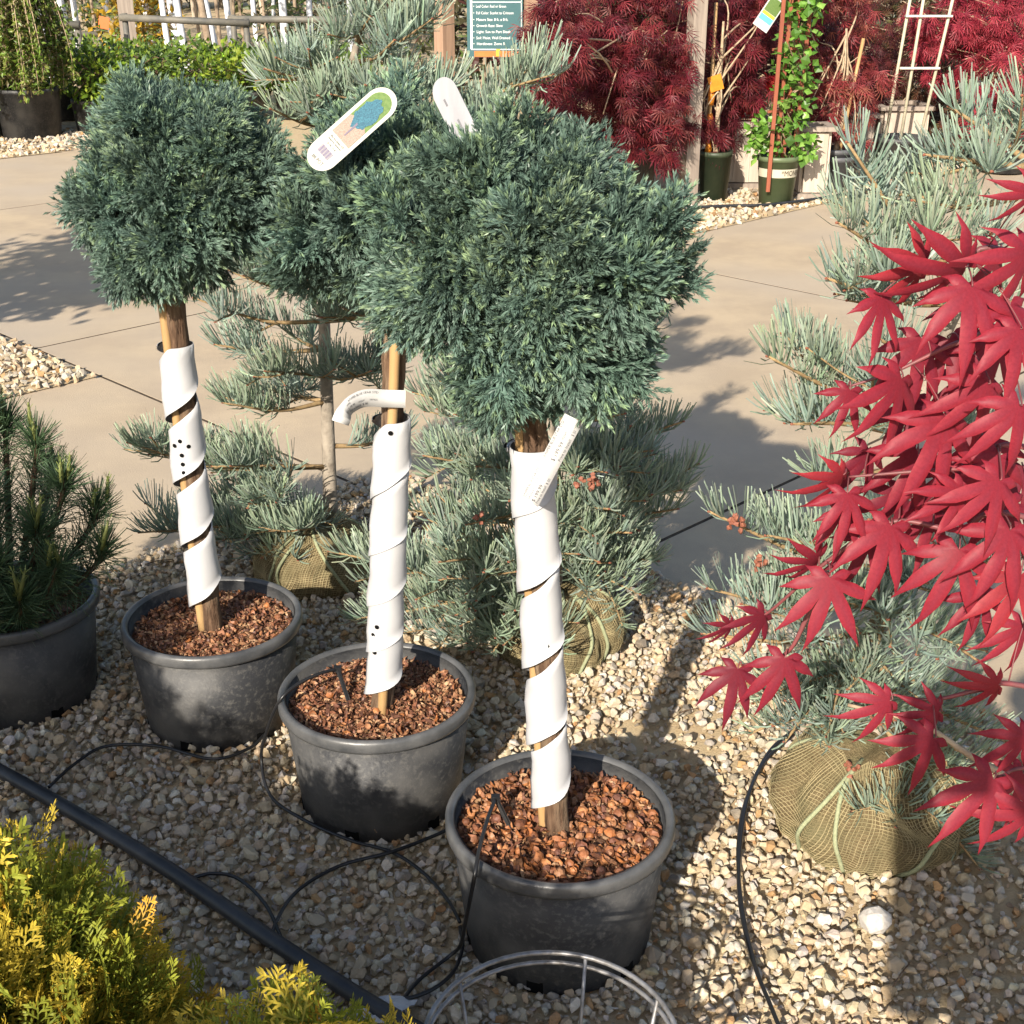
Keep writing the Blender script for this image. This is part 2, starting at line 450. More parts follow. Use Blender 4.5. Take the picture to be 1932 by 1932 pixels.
# gravel island beside the path, and the far beds
def bed_poly(name, pts, z=.004):
    m_ = MB(); n = len(pts); m_.add(np.array([(*p[:2], z) for p in pts]), [(0, i, i + 1) for i in range(1, n - 1)])
    return tag(m_.obj(name, M_sand), kind='structure')
isl = bed_poly('gravel_island', [uv(2.24, 4.42), uv(2.24, 7.2), uv(-4, 7.2), uv(-4, 4.42)])
rb = bed_poly('planting_bed', [uv(5.7, 4.45), uv(26, 4.45), uv(26, 30), uv(5.7, 30)])
lb = bed_poly('planting_bed', [uv(-12, 9.75), uv(4.9, 9.75), uv(4.9, 40), uv(-12, 40)], .005)
fb = bed_poly('planting_bed', [(-40, 16, 0), (40, 16, 0), (40, 65, 0), (-40, 65, 0)], .0065)
def bed_stones(parent, u0, u1, v0, v1, st, lo_, hi_):
    P = jitter_grid(u0, u1, v0, v1, st); W = np.stack([(P[:, 0] - P[:, 1]) / q2, (P[:, 0] + P[:, 1]) / q2, np.full(len(P), .010)], 1)
    W[:, 2] += .008 * rng.random(len(P))
    m_ = MB(); stones_at(W, lo_ + (hi_ - lo_) * rng.random(len(P)) ** 1.4, m_, SMALL)
    tag(m_.obj('gravel', M_stone, parent), kind='stuff')
bed_stones(isl, .9, 2.23, 4.43, 6.6, .030, .014, .026)
bed_stones(rb, 5.75, 10.6, 4.47, 5.5, .036, .015, .03)
bed_stones(lb, 3.2, 5.8, 9.78, 10.9, .045, .02, .036)

# ------------------------------------------------------------------ pots
def pot_meshes(root, r, h, x, y, mp=M_plastic, mr=M_rim, soil=.035, n=56, holes=True, taper=.82, lip=.026, z0=.006):
    c = (x, y, z0)
    rb_ = r * taper
    m_ = MB(); lathe(m_, [(0, 0), (rb_ - .004, 0), (rb_, .004), (r - .011, h - lip), (r - .016, h - lip), (r - .016, h - .004), (r - .018, h - soil - .02), (rb_ * .9, .02)], n, c)
    p = m_.obj('pot', mp, root, True)
    m_ = MB(); lathe(m_, [(r - .010, h - lip - .001), (r - .002, h - lip + .002), (r, h - lip + .007), (r, h - .005), (r - .003, h - .0005), (r - .007, h + .001), (r - .012, h - .001), (r - .0155, h - .006), (r - .0165, h - lip)], n, c)
    ro = m_.obj('rim', mr, p, True)
    ro.location = (0, 0, 0)
    if holes:
        for a in range(6):
            th = a * math.pi / 3 + .25
            X = np.array((-math.sin(th), math.cos(th), 0)); Y = np.array((math.cos(th), math.sin(th), 0))
            m_ = MB(); box(m_, np.array(c) + Y * (rb_ - .0005) + np.array((0, 0, .016)), (.026, .005, .022), X, Y)
            ho = m_.obj('drain_hole', M_dark, p); ho.location = (0, 0, 0)
    m_ = MB(); zz = h - soil
    th = np.linspace(0, 2 * np.pi, 40, endpoint=False); rr = r - .0185
    ring = [(rr * np.cos(th), rr * np.sin(th), np.full(40, zz)), (rr * .5 * np.cos(th), rr * .5 * np.sin(th), np.full(40, zz + .006))]
    V = np.vstack([np.stack(ring[0], 1), np.stack(ring[1], 1), [(0, 0, zz + .009)]]) + np.array(c)
    j = np.arange(40); j2 = (j + 1) % 40
    F = np.vstack([np.stack([j, j2, 40 + j2], 1), np.stack([j, 40 + j2, 40 + j], 1), np.stack([40 + j, 40 + j2, np.full(40, 80)], 1)])
    m_.add(V, F); m_.obj('soil', M_soil, root, True)
    return p, z0 + h - soil

def cup(n=7, bowl=.75):
    V = [(0, 0, -bowl)]; F = []
    for k, (rr, z) in enumerate(((.62, -bowl * .72), (1, 0))):
        for a in range(n): V.append((rr * math.cos(a * 2 * math.pi / n), rr * math.sin(a * 2 * math.pi / n) * .9, z * (1 if k == 0 else 1) + (.12 * math.sin(a * 2.4) if k else 0)))
    for a in range(n):
        b = (a + 1) % n
        F += [(0, 1 + b, 1 + a), (1 + a, 1 + b, 1 + n + b), (1 + a, 1 + n + b, 1 + n + a)]
    V = np.array(V); return V, np.array(F), np.ones((len(V), 3))
def chip():
    V = np.array([(-1, -.22, -.25), (-.3, -.34, .25), (.5, -.28, .22), (1, 0, -.2), (.4, .3, .12), (-.5, .28, .15)])
    return V, np.array([(0, 1, 5), (1, 4, 5), (1, 2, 4), (2, 3, 4)]), np.ones((6, 3))
CUP = cup(7, .62); DOME = cup(7, .8); CHIP = chip()
def mulch(root, x, y, r, z, ncup, nchip, cupsize, cols, chipcols, trunk=(0, 0)):
    m_ = MB()
    def disk(n, rr): 
        a = rng.random(n) * 6.283; q = rr * np.sqrt(rng.random(n)); return np.stack([x + q * np.cos(a), y + q * np.sin(a), np.full(n, z)], 1)
    P = disk(nchip, r - .004); P[:, 2] += .003 + .009 * rng.random(nchip) + .007 * (1 - np.hypot(P[:, 0] - x, P[:, 1] - y) / r)
    s_, d_, n_ = frame(rvec(nchip), nrm(np.array((0, 0, 1.)) + .8 * rng.normal(size=(nchip, 3))))
    cc = np.asarray(chipcols); scatter(m_, CHIP, P, s_, d_, n_, .0035 + .0075 * rng.random(nchip) ** 2.2, cc[rng.integers(0, len(cc), nchip)] * (.7 + .6 * rng.random((nchip, 1))))
    P = disk(ncup, r - .010); P[:, 2] += .009 + .007 * rng.random(ncup) + .007 * (1 - np.hypot(P[:, 0] - x, P[:, 1] - y) / r)
    s_, d_, n_ = frame(rvec(ncup), nrm(np.array((0, 0, 1.)) * np.where(rng.random((ncup, 1)) < .6, -1, 1) + .7 * rng.normal(size=(ncup, 3))))
    cc = np.asarray(cols); kc = cc[rng.integers(0, len(cc), ncup)] * (.6 + .6 * rng.random((ncup, 1))); sz = cupsize * (.55 + .55 * rng.random(ncup)); op = rng.random(ncup) < .78
    scatter(m_, CUP, P[op], s_[op], d_[op], -n_[op] * np.sign(-n_[op][:, 2:3] + 1e-9) * np.where(rng.random((op.sum(), 1)) < .75, 1, -1), sz[op], kc[op]); scatter(m_, DOME, P[~op], s_[~op], d_[~op], n_[~op], sz[~op] * .9, kc[~op])
    return tag(m_.obj('nutshell_mulch', M_mulch, root), kind='stuff')
SHELL = [(.36, .14, .05), (.29, .12, .055), (.40, .18, .075), (.22, .09, .045), (.33, .165, .085), (.17, .075, .05)]
CHIPC = [(.27, .125, .068), (.33, .17, .09), (.18, .075, .042), (.40, .25, .14), (.13, .06, .038)]

# ------------------------------------------------------------------ spirals of white tree wrap
def wrap_band(mb, axis, R0, zs, width, th_end, thick=.0011, holes=(), flare=0, zcut=None):
    """zs: lower-edge height each whole turn (top to bottom order reversed: rising); axis(z) gives the centre line"""
    turns = len(zs) - 1; nu = turns * 26; nv = 7
    tt = np.linspace(0, turns, nu + 1)
    zl = np.interp(tt, np.arange(len(zs)), zs)
    ww = np.interp(tt, np.linspace(0, turns, len(width)), width)
    V = []; 
    for lay in (0, 1):
        for t, z, w_ in zip(tt, zl, ww):
            th = th_end + t * 2 * math.pi
            for v in np.linspace(0, 1, nv):
                zz = z + v * w_
                if zcut is not None: zz = min(max(zz, zcut[0]), zcut[1])
                fl = flare * max(0, (t - turns + .9)) * v
                r = R0 * (1.0 + .03 * math.sin(th * 3 + zz * 40)) + (.0042 * (1 - v) + .0012 * math.sin(zz * 95 + th)) - lay * thick + fl
                c = axis(zz); V.append((c[0] + r * math.cos(th), c[1] + r * math.sin(th), zz))
    V = np.array(V); N = (nu + 1) * nv; F = []
    for i in range(nu):
        for j in range(nv - 1):
            a = i * nv + j; b = a + nv
            F += [(a, b, b + 1), (a, b + 1, a + 1), (N + a, N + b + 1, N + b), (N + a, N + a + 1, N + b + 1)]
        for a in (i * nv, i * nv + nv - 1): F += [(a, a + nv, N + a + nv), (a, N + a + nv, N + a)]
    for a0 in (0, nu * nv):
        for j in range(nv - 1): a = a0 + j; F += [(a, a + 1, N + a + 1), (a, N + a + 1, N + a)]
    return mb.add(V, F)

# ------------------------------------------------------------------ juniper foliage
def shoot(L, nn, tipc, basec):
    m_ = MB()
    t = np.sort(rng.random(nn)) ** .9
    ph = rng.random(nn) * 6.283
    P = np.stack([np.zeros(nn), t * L, np.zeros(nn)], 1)
    rad = np.stack([np.cos(ph), np.zeros(nn), np.sin(ph)], 1)
    al = R(33) * (1 - .5 * t)
    Dn = rad * np.sin(al)[:, None] + np.array((0, 1, 0)) * np.cos(al)[:, None]
    Ln = .0072 * (.8 + .4 * rng.random(nn)); W = .0015
    Sd = nrm(np.cross(Dn, rng.normal(size=(nn, 3))))
    mid = P + Dn * (Ln * .45)[:, None]; tip = P + Dn * Ln[:, None]
    V = np.stack([P, mid - Sd * W * .5, mid + Sd * W * .5, tip], 1)
    f = np.clip((t - .62) / .38, 0, 1)[:, None] ** 1.5
    c = np.asarray(basec) * (1 - f) + np.asarray(tipc) * f
    C = np.stack([c * .75, c, c, c * 1.12], 1)
    F = np.array([(0, 1, 2), (1, 3, 2)])[None] + (np.arange(nn) * 4)[:, None, None]
    return V.reshape(-1, 3), F.reshape(-1, 3), C.reshape(-1, 3)
def juniper_spray(seed, tipc, basec, dn=1.0):
    V = []; F = []; C = []; n = 0
    def put(v, f, c):
        nonlocal n
        V.append(v); F.append(f + n); C.append(c); n += len(v)
    put(*shoot(.042, int(44 * dn), tipc, basec))
    ks = 7
    for k in range(ks):
        t = .004 + .030 * k / ks
        sd = 1 if k % 2 else -1
        a = R(rng.uniform(28, 48)) * sd; el = R(rng.normal() * 16)
        v, f, c = shoot(.026 * (1 - .35 * k / ks) * rng.uniform(.85, 1.15), int(30 * dn), tipc, basec)
        d = np.array((math.sin(a) * math.cos(el), math.cos(a) * math.cos(el), math.sin(el)))
        s_, dd, nn_ = frame(d, (0, 0, 1))
        v = np.array((0, t, 0)) + v[:, 0:1] * s_ + v[:, 1:2] * dd + v[:, 2:3] * nn_
        put(v, f, c)
    V = np.concatenate(V); V[:, 2] += 2.0 * V[:, 0] ** 2 - 2.0 * V[:, 1] ** 2
    return V, np.concatenate(F), np.concatenate(C)
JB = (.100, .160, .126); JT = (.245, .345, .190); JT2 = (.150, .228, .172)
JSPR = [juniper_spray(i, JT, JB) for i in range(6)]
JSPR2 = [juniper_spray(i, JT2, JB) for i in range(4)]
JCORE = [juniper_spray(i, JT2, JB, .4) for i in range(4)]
def blob_points(blobs, n, shell=1.0):
    P = []; Nn = []
    area = np.array([b[3] * b[4] + b[4] * b[5] + b[3] * b[5] for b in blobs]); area /= area.sum()
    for bi, b in enumerate(blobs):
        c = np.array(b[:3]); r = np.array(b[3:6]) * shell
        d = rvec(int(n * area[bi]))
        p = c + d * r; nn = nrm(d / r)
        ok = np.ones(len(p), bool)
        for bj, b2 in enumerate(blobs):
            if bj != bi:
                q = (p - np.array(b2[:3])) / (np.array(b2[3:6]) * shell)
                ok &= (q ** 2).sum(1) > .86
        P.append(p[ok]); Nn.append(nn[ok])
    return np.concatenate(P), np.concatenate(Nn)
M_tuft = mat('juniper_tuft', vcol=True, objcol=True, rough=.45, trans=.22, spec=.4)
def tuft_mesh(seed, pale):
    m_ = MB(); k = 9
    td = np.array((0, 1., 0)); sp = rvec(k); sp -= np.outer(sp @ td, td); sp = nrm(sp)
    dirs = nrm(td + sp * rng.uniform(.12, .60, (k, 1)))
    P = sp * rng.uniform(.002, .013, (k, 1)) - td * rng.uniform(0, .024, (k, 1))
    s_, d_, n_ = frame(dirs, nrm(np.array((0, 0, 1.)) + .55 * rng.normal(size=(k, 3))))
    for i in range(k):
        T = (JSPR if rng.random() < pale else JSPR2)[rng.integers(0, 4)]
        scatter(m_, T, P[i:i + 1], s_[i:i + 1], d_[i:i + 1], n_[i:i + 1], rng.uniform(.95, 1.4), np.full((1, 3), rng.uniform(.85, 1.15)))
    return m_.mesh('foliage_tuft', M_tuft)
TUFTS = [tuft_mesh(i, .65 if i < 7 else .15) for i in range(14)]
def juniper_crown(root, blobs, trunk_top, fade=1.0):
    m_ = MB()
    blobs = [(b[0], b[1], b[2], b[3] * .95, b[4] * .95, b[5] * .95) for b in blobs]
    C, Nn = blob_points(blobs, 400, .86); got = []
    for c in C:
        if len(got) < 20 and all(((c - g) ** 2).sum() > .058 ** 2 for g in got): got.append(c)
    blobs = blobs + [(*g, *(rng.uniform(.036, .054) * np.array((1, 1, .9)))) for g in got]
    zc = np.mean([b[2] for b in blobs]); zr = max(b[5] for b in blobs)
    P, Nn = blob_points(blobs, 620, .76); n = len(P)
    dirs = nrm(Nn + .6 * rng.normal(size=(n, 3))); s_, d_, n_ = frame(dirs, rvec(n)); P = P - Nn * .035
    for t in range(4):
        q = np.arange(n) % 4 == t
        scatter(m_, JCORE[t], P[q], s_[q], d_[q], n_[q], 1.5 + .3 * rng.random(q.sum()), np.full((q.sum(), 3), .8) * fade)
    crown = m_.obj('crown', M_leafneedle, root)
    C, Nn = blob_points(blobs, 1900, .92)
    keep = []
    for i in range(len(C)):
        if len(keep) < 298 and all(((C[i] - C[j]) ** 2).sum() > .0295 ** 2 for j in keep): keep.append(i)
    for c, nn in zip(C[keep], Nn[keep]):
        rel = float(np.clip((c[2] - zc) / zr, -1, 1))
        td = nrm(nn + .26 * rng.normal(size=3) + np.array((0, 0, .50 if rel > -.3 else -.35)))
        c = c + nn * (rng.normal() * .017 + .004) - td * .028
        s_, d_, n_ = frame(td, nrm(nn + .5 * rng.normal(size=3)))
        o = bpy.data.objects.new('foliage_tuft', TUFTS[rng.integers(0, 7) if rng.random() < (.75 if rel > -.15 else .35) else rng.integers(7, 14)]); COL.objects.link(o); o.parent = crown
        sc = rng.uniform(.92, 1.25)
        o.matrix_basis = Matrix(((s_[0] * sc, d_[0] * sc, n_[0] * sc, c[0]), (s_[1] * sc, d_[1] * sc, n_[1] * sc, c[1]), (s_[2] * sc, d_[2] * sc, n_[2] * sc, c[2]), (0, 0, 0, 1)))
        tone = rng.uniform(.78, 1.15); o.color = (tone * rng.uniform(.96, 1.04), tone, tone * rng.uniform(.96, 1.05), 1)
    b_ = MB()
    P, Nn = blob_points(blobs, 90, .8)
    for p in P[:70]:
        a = np.asarray(trunk_top); mid = (a + p) / 2 + rng.normal(size=3) * .012 + np.array((0, 0, .01))
        tube(b_, catmull([a, mid, p], 3), np.linspace(.006, .0018, 7), 5)
    b_.obj('branches', M_bark, root, True)

def topiary(name, pot_xy, label, base, top, r_tr, stake_off, blobs, wrapspec, ncup, nchip, cupsize, holes=()):
    x, y = pot_xy
    root = thing('juniper_topiary', (x, y, 0), label, 'potted tree', 'grafted blue junipers in black pots')
    p, zs = pot_meshes(root, .18, .235, x, y)
    KEEP.append((pot_xy, .14))
    mulch(root, x, y, .162, zs, ncup, nchip, cupsize, SHELL, CHIPC)
    base = np.array((*base, zs - .03)); top = np.array(top)
    def axis(z):
        t = (z - base[2]) / (top[2] - base[2]); return base * (1 - t) + top * t
    m_ = MB()
    Pt = np.array([axis(z) + np.array((rng.normal() * .0012, rng.normal() * .0012, 0)) for z in np.linspace(base[2], top[2] + .06, 26)])
    rad = r_tr * (1.08 - .12 * np.linspace(0, 1, 26)) * (1 + .05 * rng.normal(size=26))
    tube(m_, Pt, rad, 14); m_.obj('trunk', M_bark, root, True)
    m_ = MB(); so = np.array((*stake_off, 0))
    zz = np.linspace(zs - .03, top[2] + .05, 14)
    tube(m_, [axis(z) + so for z in zz], [.0085 + (.0012 if i % 5 == 2 else 0) for i in range(14)], 10); m_.obj('stake', M_bamboo, root, True)
    R0 = r_tr + .0105
    off = np.array((stake_off[0] * .35, stake_off[1] * .35, 0))
    m_ = MB(); wrap_band(m_, lambda z: axis(z) + off, R0, *wrapspec['a'], **wrapspec.get('k', {}))
    wo = m_.obj('trunk_wrap', M_wrap, root, True)
    for (dx, z) in holes:
        c = axis(z) + off; rr = R0 + .0037
        th = -math.pi / 2 + dx / rr
        X = np.array((-math.sin(th), math.cos(th), 0)); Y = np.array((math.cos(th), math.sin(th), 0)); Z = np.array((0, 0, 1.))
        a = np.linspace(0, 6.283, 13)[:-1]
        cc = np.array((c[0], c[1], z)) + Y * rr
        V = np.vstack([[cc + Y * .0006], [cc + X * .0042 * math.cos(t) + Z * .0042 * math.sin(t) for t in a]])
        m_ = MB(); m_.add(V, [(0, 1 + i, 1 + (i + 1) % 12) for i in range(12)])
        ho = m_.obj('punch_hole', M_dark, wo); ho.location = (0, 0, 0)
    juniper_crown(root, blobs, top + np.array((0, 0, .06)))
    return root, axis

PI = math.pi
# left tree
t1, ax1 = topiary('t', P1, 'left-leaning round blue juniper topiary beside the potted pine', (-.604, 2.362), (-.622, 2.385, .915), .0205, (-.017, -.012),
    [(-.575, 2.39, 1.115, .155, .155, .125), (-.68, 2.36, 1.055, .095, .10, .075), (-.475, 2.37, 1.10, .085, .11, .095), (-.58, 2.32, 1.02, .12, .10, .085), (-.66, 2.31, .975, .05, .05, .04), (-.745, 2.36, 1.045, .035, .04, .025)],
    {'a': ([.272, .405, .535, .665, .805], [.118, .105, .105, .112, .14], -2.75), 'k': {'zcut': (.2, .805)}}, 70, 4200, .0085,
    [(-.003, .628), (-.016, .618), (.012, .617), (-.003, .600), (-.003, .582), (-.003, .565)])
# middle tree
t2, ax2 = topiary('t', P2, 'middle blue juniper topiary with the picture label in its crown', (-.238, 2.068), (-.188, 2.095, .935), .019, (.002, -.024),
    [(-.165, 2.10, 1.12, .15, .15, .125), (-.255, 2.07, 1.07, .085, .09, .08), (-.20, 2.06, 1.03, .095, .09, .07), (-.06, 2.10, 1.13, .10, .10, .10), (-.30, 2.04, 1.02, .04, .05, .035)],
    {'a': ([.252, .335, .425, .52, .625, .765], [.13, .125, .115, .11, .13], -2.85), 'k': {'zcut': (.2, .765)}}, 60, 4600, .0080,
    [(-.013, .395), (-.020, .378), (-.016, .345), (.0, .750)])
# right tree
t3, ax3 = topiary('t', P3, 'largest blue juniper topiary with price tags hanging on its stem', (.074, 1.702), (.032, 1.722, .885), .0185, (-.021, .004),
    [(.015, 1.73, 1.13, .150, .145, .125), (-.075, 1.71, 1.09, .085, .10, .085), (.125, 1.71, 1.11, .090, .10, .085), (.04, 1.69, 1.02, .115, .10, .085), (-.005, 1.68, .965, .060, .06, .045), (.095, 1.69, 1.0, .080, .08, .07), (.185, 1.72, 1.13, .035, .05, .03)],
    {'a': ([.262, .375, .505, .63, .745, .845], [.10, .110, .112, .12, .15, .15], -2.9), 'k': {'flare': .010, 'zcut': (.2, .85)}}, 520, 2800, .0100,
    [(.012, .555)])

# ------------------------------------------------------------------ firs in burlap balls
class Fir:
    def __init__(s, seed):
        s.P = []; s.D = []; s.B = []; s.L = []; s.K = []; s.wood = MB(); s.tips = []
    def needle_run(s, path, dens, L, up=1.0, hue=0.0):
        path = np.asarray(path); seg = np.linalg.norm(np.diff(path, axis=0), axis=1); tot = seg.sum()
        n = max(4, int(tot * dens)); t = rng.random(n) ** .92
        cs = np.concatenate([[0], np.cumsum(seg)]) / tot
        P = np.stack([np.interp(t, cs, path[:, k]) for k in range(3)], 1)
        tg = nrm(np.stack([np.interp(np.clip(t, 0, .97) + .03, cs, path[:, k]) - np.interp(np.clip(t, 0, .97), cs, path[:, k]) for k in range(3)], 1))
        s_, d_, n_ = frame(tg)
        ph = np.clip(rng.normal(size=n) * R(58), -R(150), R(150))
        rad = s_ * np.sin(ph)[:, None] + n_ * np.cos(ph)[:, None]
        al = R(70) - R(36) * np.clip((t - .7) / .3, 0, 1) + R(6) * rng.normal(size=n)
        Dn = d_ * np.cos(al)[:, None] + rad * np.sin(al)[:, None]
        s.P.append(P); s.D.append(Dn)
        s.B.append(np.array((0, 0, .36)) * up + d_ * .12 + .05 * rng.normal(size=(n, 3)))
        s.L.append(L * (.82 + .22 * rng.random(n)) * (1 - .35 * np.clip((t - .85) / .15, 0, 1)))
        k = (.80 + .30 * rng.random((n, 1))) * (1 + .04 * rng.normal(size=(n, 3)))
        k = k * (1 + hue * np.array((.25, .12, -.25)))
        s.K.append(k)
    def branch(s, a, b, r=.007, lev=0, bare=.25, sag=.02, L=.058, dens=520, up=1.0, latf=1.0):
        a = np.asarray(a, float); b = np.asarray(b, float); ln = np.linalg.norm(b - a)
        m = (a + b) / 2 + np.array((0, 0, -sag * ln * 4)) * .5 + rng.normal(size=3) * ln * .03
        path = catmull([a, m, b], 5)
        tube(s.wood, path, np.linspace(r, max(.0015, r * .3), len(path)), 5 if lev else 6)
        k0 = int(len(path) * bare)
        hue = rng.random() * .5
        s.needle_run(path[k0:], dens, L * (1 if lev < 2 else .9), up, hue)
        s.tips.append(b)
        if lev < 1 and ln > .10 or lev == 1 and ln > .135:
            k = max(1, int(latf * ln / .115)); side = rng.choice((-1, 1))
            for i in range(k):
                t = .30 + .62 * (i + rng.random() * .5) / k
                p = path[min(len(path) - 2, int(t * (len(path) - 1)))]
                tg = nrm(path[min(len(path) - 1, int(t * (len(path) - 1)) + 1)] - p)
                s_, d_, n_ = frame(tg)
                for sd in (side, -side):
                    if rng.random() < .34: continue
                    an = R(rng.uniform(38, 62))
                    dd = nrm(d_ * math.cos(an) + s_ * sd * math.sin(an) + n_ * rng.normal() * .22)
                    ll = min(.17, max(.055, ln * (1 - t) * .75 + .045)) * rng.uniform(.75, 1.15)
                    s.branch(p, p + dd * ll, r * .55, lev + 1, .08, .01, L, dens, up, latf)
                side = -side
    def build(s, root, L=1.0, W=.0026, base=(.180, .250, .215), tip=(.275, .345, .280)):
        P = np.concatenate(s.P); Dn = np.concatenate(s.D); B = np.concatenate(s.B); Ln = np.concatenate(s.L); K = np.concatenate(s.K)
        m_ = MB(); needles(m_, P, Dn, B, Ln, W, np.asarray(base) * K, np.asarray(tip) * K)
        m_.obj('needles', M_firneedle, root)
        s.wood.obj('branches', M_twig, root, True)
        b_ = MB()
        for p in s.tips:
            V, F, C = LUMPS[2]; b_.add(V * .0042 + p, F)
        tag(b_.obj('buds', M_cone, root), kind='stuff')
def burlap_ball(root, c, rx, ry, h, seed, ropes=8):
    a = np.random.default_rng(seed); n = 64; k = 22
    m_ = MB(); V = []
    th = np.linspace(0, 2 * np.pi, n, endpoint=False)
    for i, s_ in enumerate(np.linspace(0, 1, k)):
        z = h * s_; rr = math.sin(math.pi * (.28 + .68 * s_)) ** .55 if s_ < .96 else .32
        fold = 1 + .055 * np.sin(7 * th + 2 * s_ + seed) * (.3 + s_) + .030 * np.sin(13 * th + 6 * s_) + .035 * np.sin(3 * th + seed * 2 + 4 * s_) + .018 * np.sin(21 * th - 9 * s_)
        V.append(np.stack([c[0] + rx * rr * fold * np.cos(th), c[1] + ry * rr * fold * np.sin(th), np.full(n, z + .008 * math.sin(3 * s_)) + .012 * s_ * np.sin(5 * th + seed)], 1))
    V = np.concatenate(V + [np.array([(c[0], c[1], h * 1.0)])]); j = np.arange(n); j2 = (j + 1) % n; F = []
    for i in range(k - 1): F += [np.stack([i * n + j, i * n + j2, (i + 1) * n + j2], 1), np.stack([i * n + j, (i + 1) * n + j2, (i + 1) * n + j], 1)]
    F.append(np.stack([(k - 1) * n + j, (k - 1) * n + j2, np.full(n, k * n)], 1))
    m_.add(V, np.vstack(F)); bo = m_.obj('burlap_ball', M_burlap, root, True)
    def surf(t, s_, o=.005):
        z = h * s_; rr = math.sin(math.pi * (.28 + .68 * s_)) ** .55 if s_ < .96 else .32
        fo = 1 + .055 * math.sin(7 * t + 2 * s_ + seed) * (.3 + s_) + .030 * math.sin(13 * t + 6 * s_) + .035 * math.sin(3 * t + seed * 2 + 4 * s_) + .018 * math.sin(21 * t - 9 * s_)
        return (c[0] + (rx * rr * fo + o) * math.cos(t), c[1] + (ry * rr * fo + o) * math.sin(t), z + .008 * math.sin(3 * s_) + .012 * s_ * math.sin(5 * t + seed) + o * .4)
    for i in range(ropes):
        t0 = i * 6.283 / ropes + a.random() * .7; tw = a.normal() * .45
        m_ = MB(); tube(m_, [surf(t0 + tw * s_, s_) for s_ in np.linspace(.02, .97, 18)], .0042, 6)
        ro = m_.obj('rope', M_rope, bo, True); ro.location = (0, 0, 0)
    # open-weave outer layer of jute threads
    m_ = MB()
    sk = a.random(8) * 6
    def warp(t, s_): return t + .16 * math.sin(5 * s_ + 2 * t + sk[0]) + .05 * math.sin(11 * s_ + 5 * t + sk[1]), min(.95, max(.01, s_ + .05 * math.sin(3 * t + sk[2]) * math.sin(3.1 * s_) + .018 * math.sin(8 * t + 7 * s_ + sk[3])))
    for i in range(150):
        t0 = i * 6.283 / 150 + a.normal() * .006
        tube(m_, [surf(*warp(t0, s_), .0022 + .0012 * math.sin(9 * s_ + i)) for s_ in np.linspace(.01, .95, 18)], .0008, 3, caps=False)
    for s0 in np.linspace(.02, .94, 34):
        tube(m_, [surf(*warp(t, s0), .0024) for t in np.linspace(0, 6.283, 64)], .0008, 3, caps=False)
    mo = tag(m_.obj('netting', M_jute, bo), kind='stuff'); mo.location = (0, 0, 0)
    return bo
def fir(label, ball, rb_, hb, trunk, r0, tips, nrand, zr, lenr, seed, L=.058, W=.0034, dens=500, latf=1.0):
    global rng
    rng = np.random.default_rng(seed)
    root = thing('blue_fir', (ball[0], ball[1], 0), label, 'fir tree', 'balled blue firs standing behind and beside the junipers')
    burlap_ball(root, ball, rb_, rb_ * .95, hb, seed)
    tr = catmull(trunk, 6); m_ = MB(); tube(m_, tr, np.linspace(r0, r0 * .35, len(tr)), 10); m_.obj('trunk', M_firbark, root, True)
    f = Fir(seed)
    def on_trunk(z):
        i = np.argmin(abs(tr[:, 2] - z)); return tr[i]
    for (x, y, Y, *o) in tips:
        tp = D(x, y, Y); hd = np.hypot(*(tp[:2] - on_trunk(tp[2])[:2]))
        za = tp[2] - (o[0] if o else .25) * hd
        a = on_trunk(min(max(za, hb + .02), tr[-1, 2]))
        f.branch(a, tp, .0065, 0, .38 if hd > .25 else .2, .02, L, dens, 1.0, latf)
    for i in range(nrand):
        z = zr[0] + (zr[1] - zr[0]) * (i + rng.random()) / nrand; a = on_trunk(z)
        th = i * 2.399 + rng.random() * .5; ln = (lenr[0] + (lenr[1] - lenr[0]) * (1 - (z - zr[0]) / (zr[1] - zr[0]))) * rng.uniform(.75, 1.15)
        b = a + np.array((math.cos(th) * ln, math.sin(th) * ln, ln * rng.uniform(-.05, .35)))
        f.branch(a, b, .007, 0, .25, .03, L, dens)
    f.branch(tr[-1] - np.array((0, 0, .02)), tr[-1] + np.array((.01, 0, .16)), .006, 1, 0, 0, L, dens)
    f.build(root, W=W)
    return root
firA = fir('tall blue fir with a balled root behind the left and middle junipers', BALLA, .15, .17,
    [(-.46, 3.08, .12), (-.455, 3.10, .45), (-.44, 3.1, .85), (-.38, 3.1, 1.15), (-.30, 3.1, 1.42)], .019,
    [(365, 562, 2.95), (405, 650, 3.0), (240, 835, 2.9), (262, 1005, 2.85), (480, 470, 3.0), (500, 130, 2.95), (510, 205, 2.9), (560, 115, 3.05), (580, -20, 3.0), (650, -60, 3.0),
     (700, 30, 2.9), (800, 20, 2.9), (820, -30, 3.0), (1000, 200, 2.95), (1050, 85, 2.95, .8), (850, 165, 2.85), (930, 215, 2.9), (600, 180, 2.85), (690, 160, 2.8), (745, 75, 2.8),
     (420, 760, 2.9), (400, 880, 2.95), (500, 700, 2.85), (470, 950, 2.9), (560, 1000, 2.8), (700, 700, 2.9), (790, 640, 3.0), (520, 610, 3.2), (350, 930, 3.1), (640, 520, 2.85), (460, 520, 2.9), (380, 1020, 3.0)],
    6, (.25, 1.1), (.36, .25), 21, L=.060)
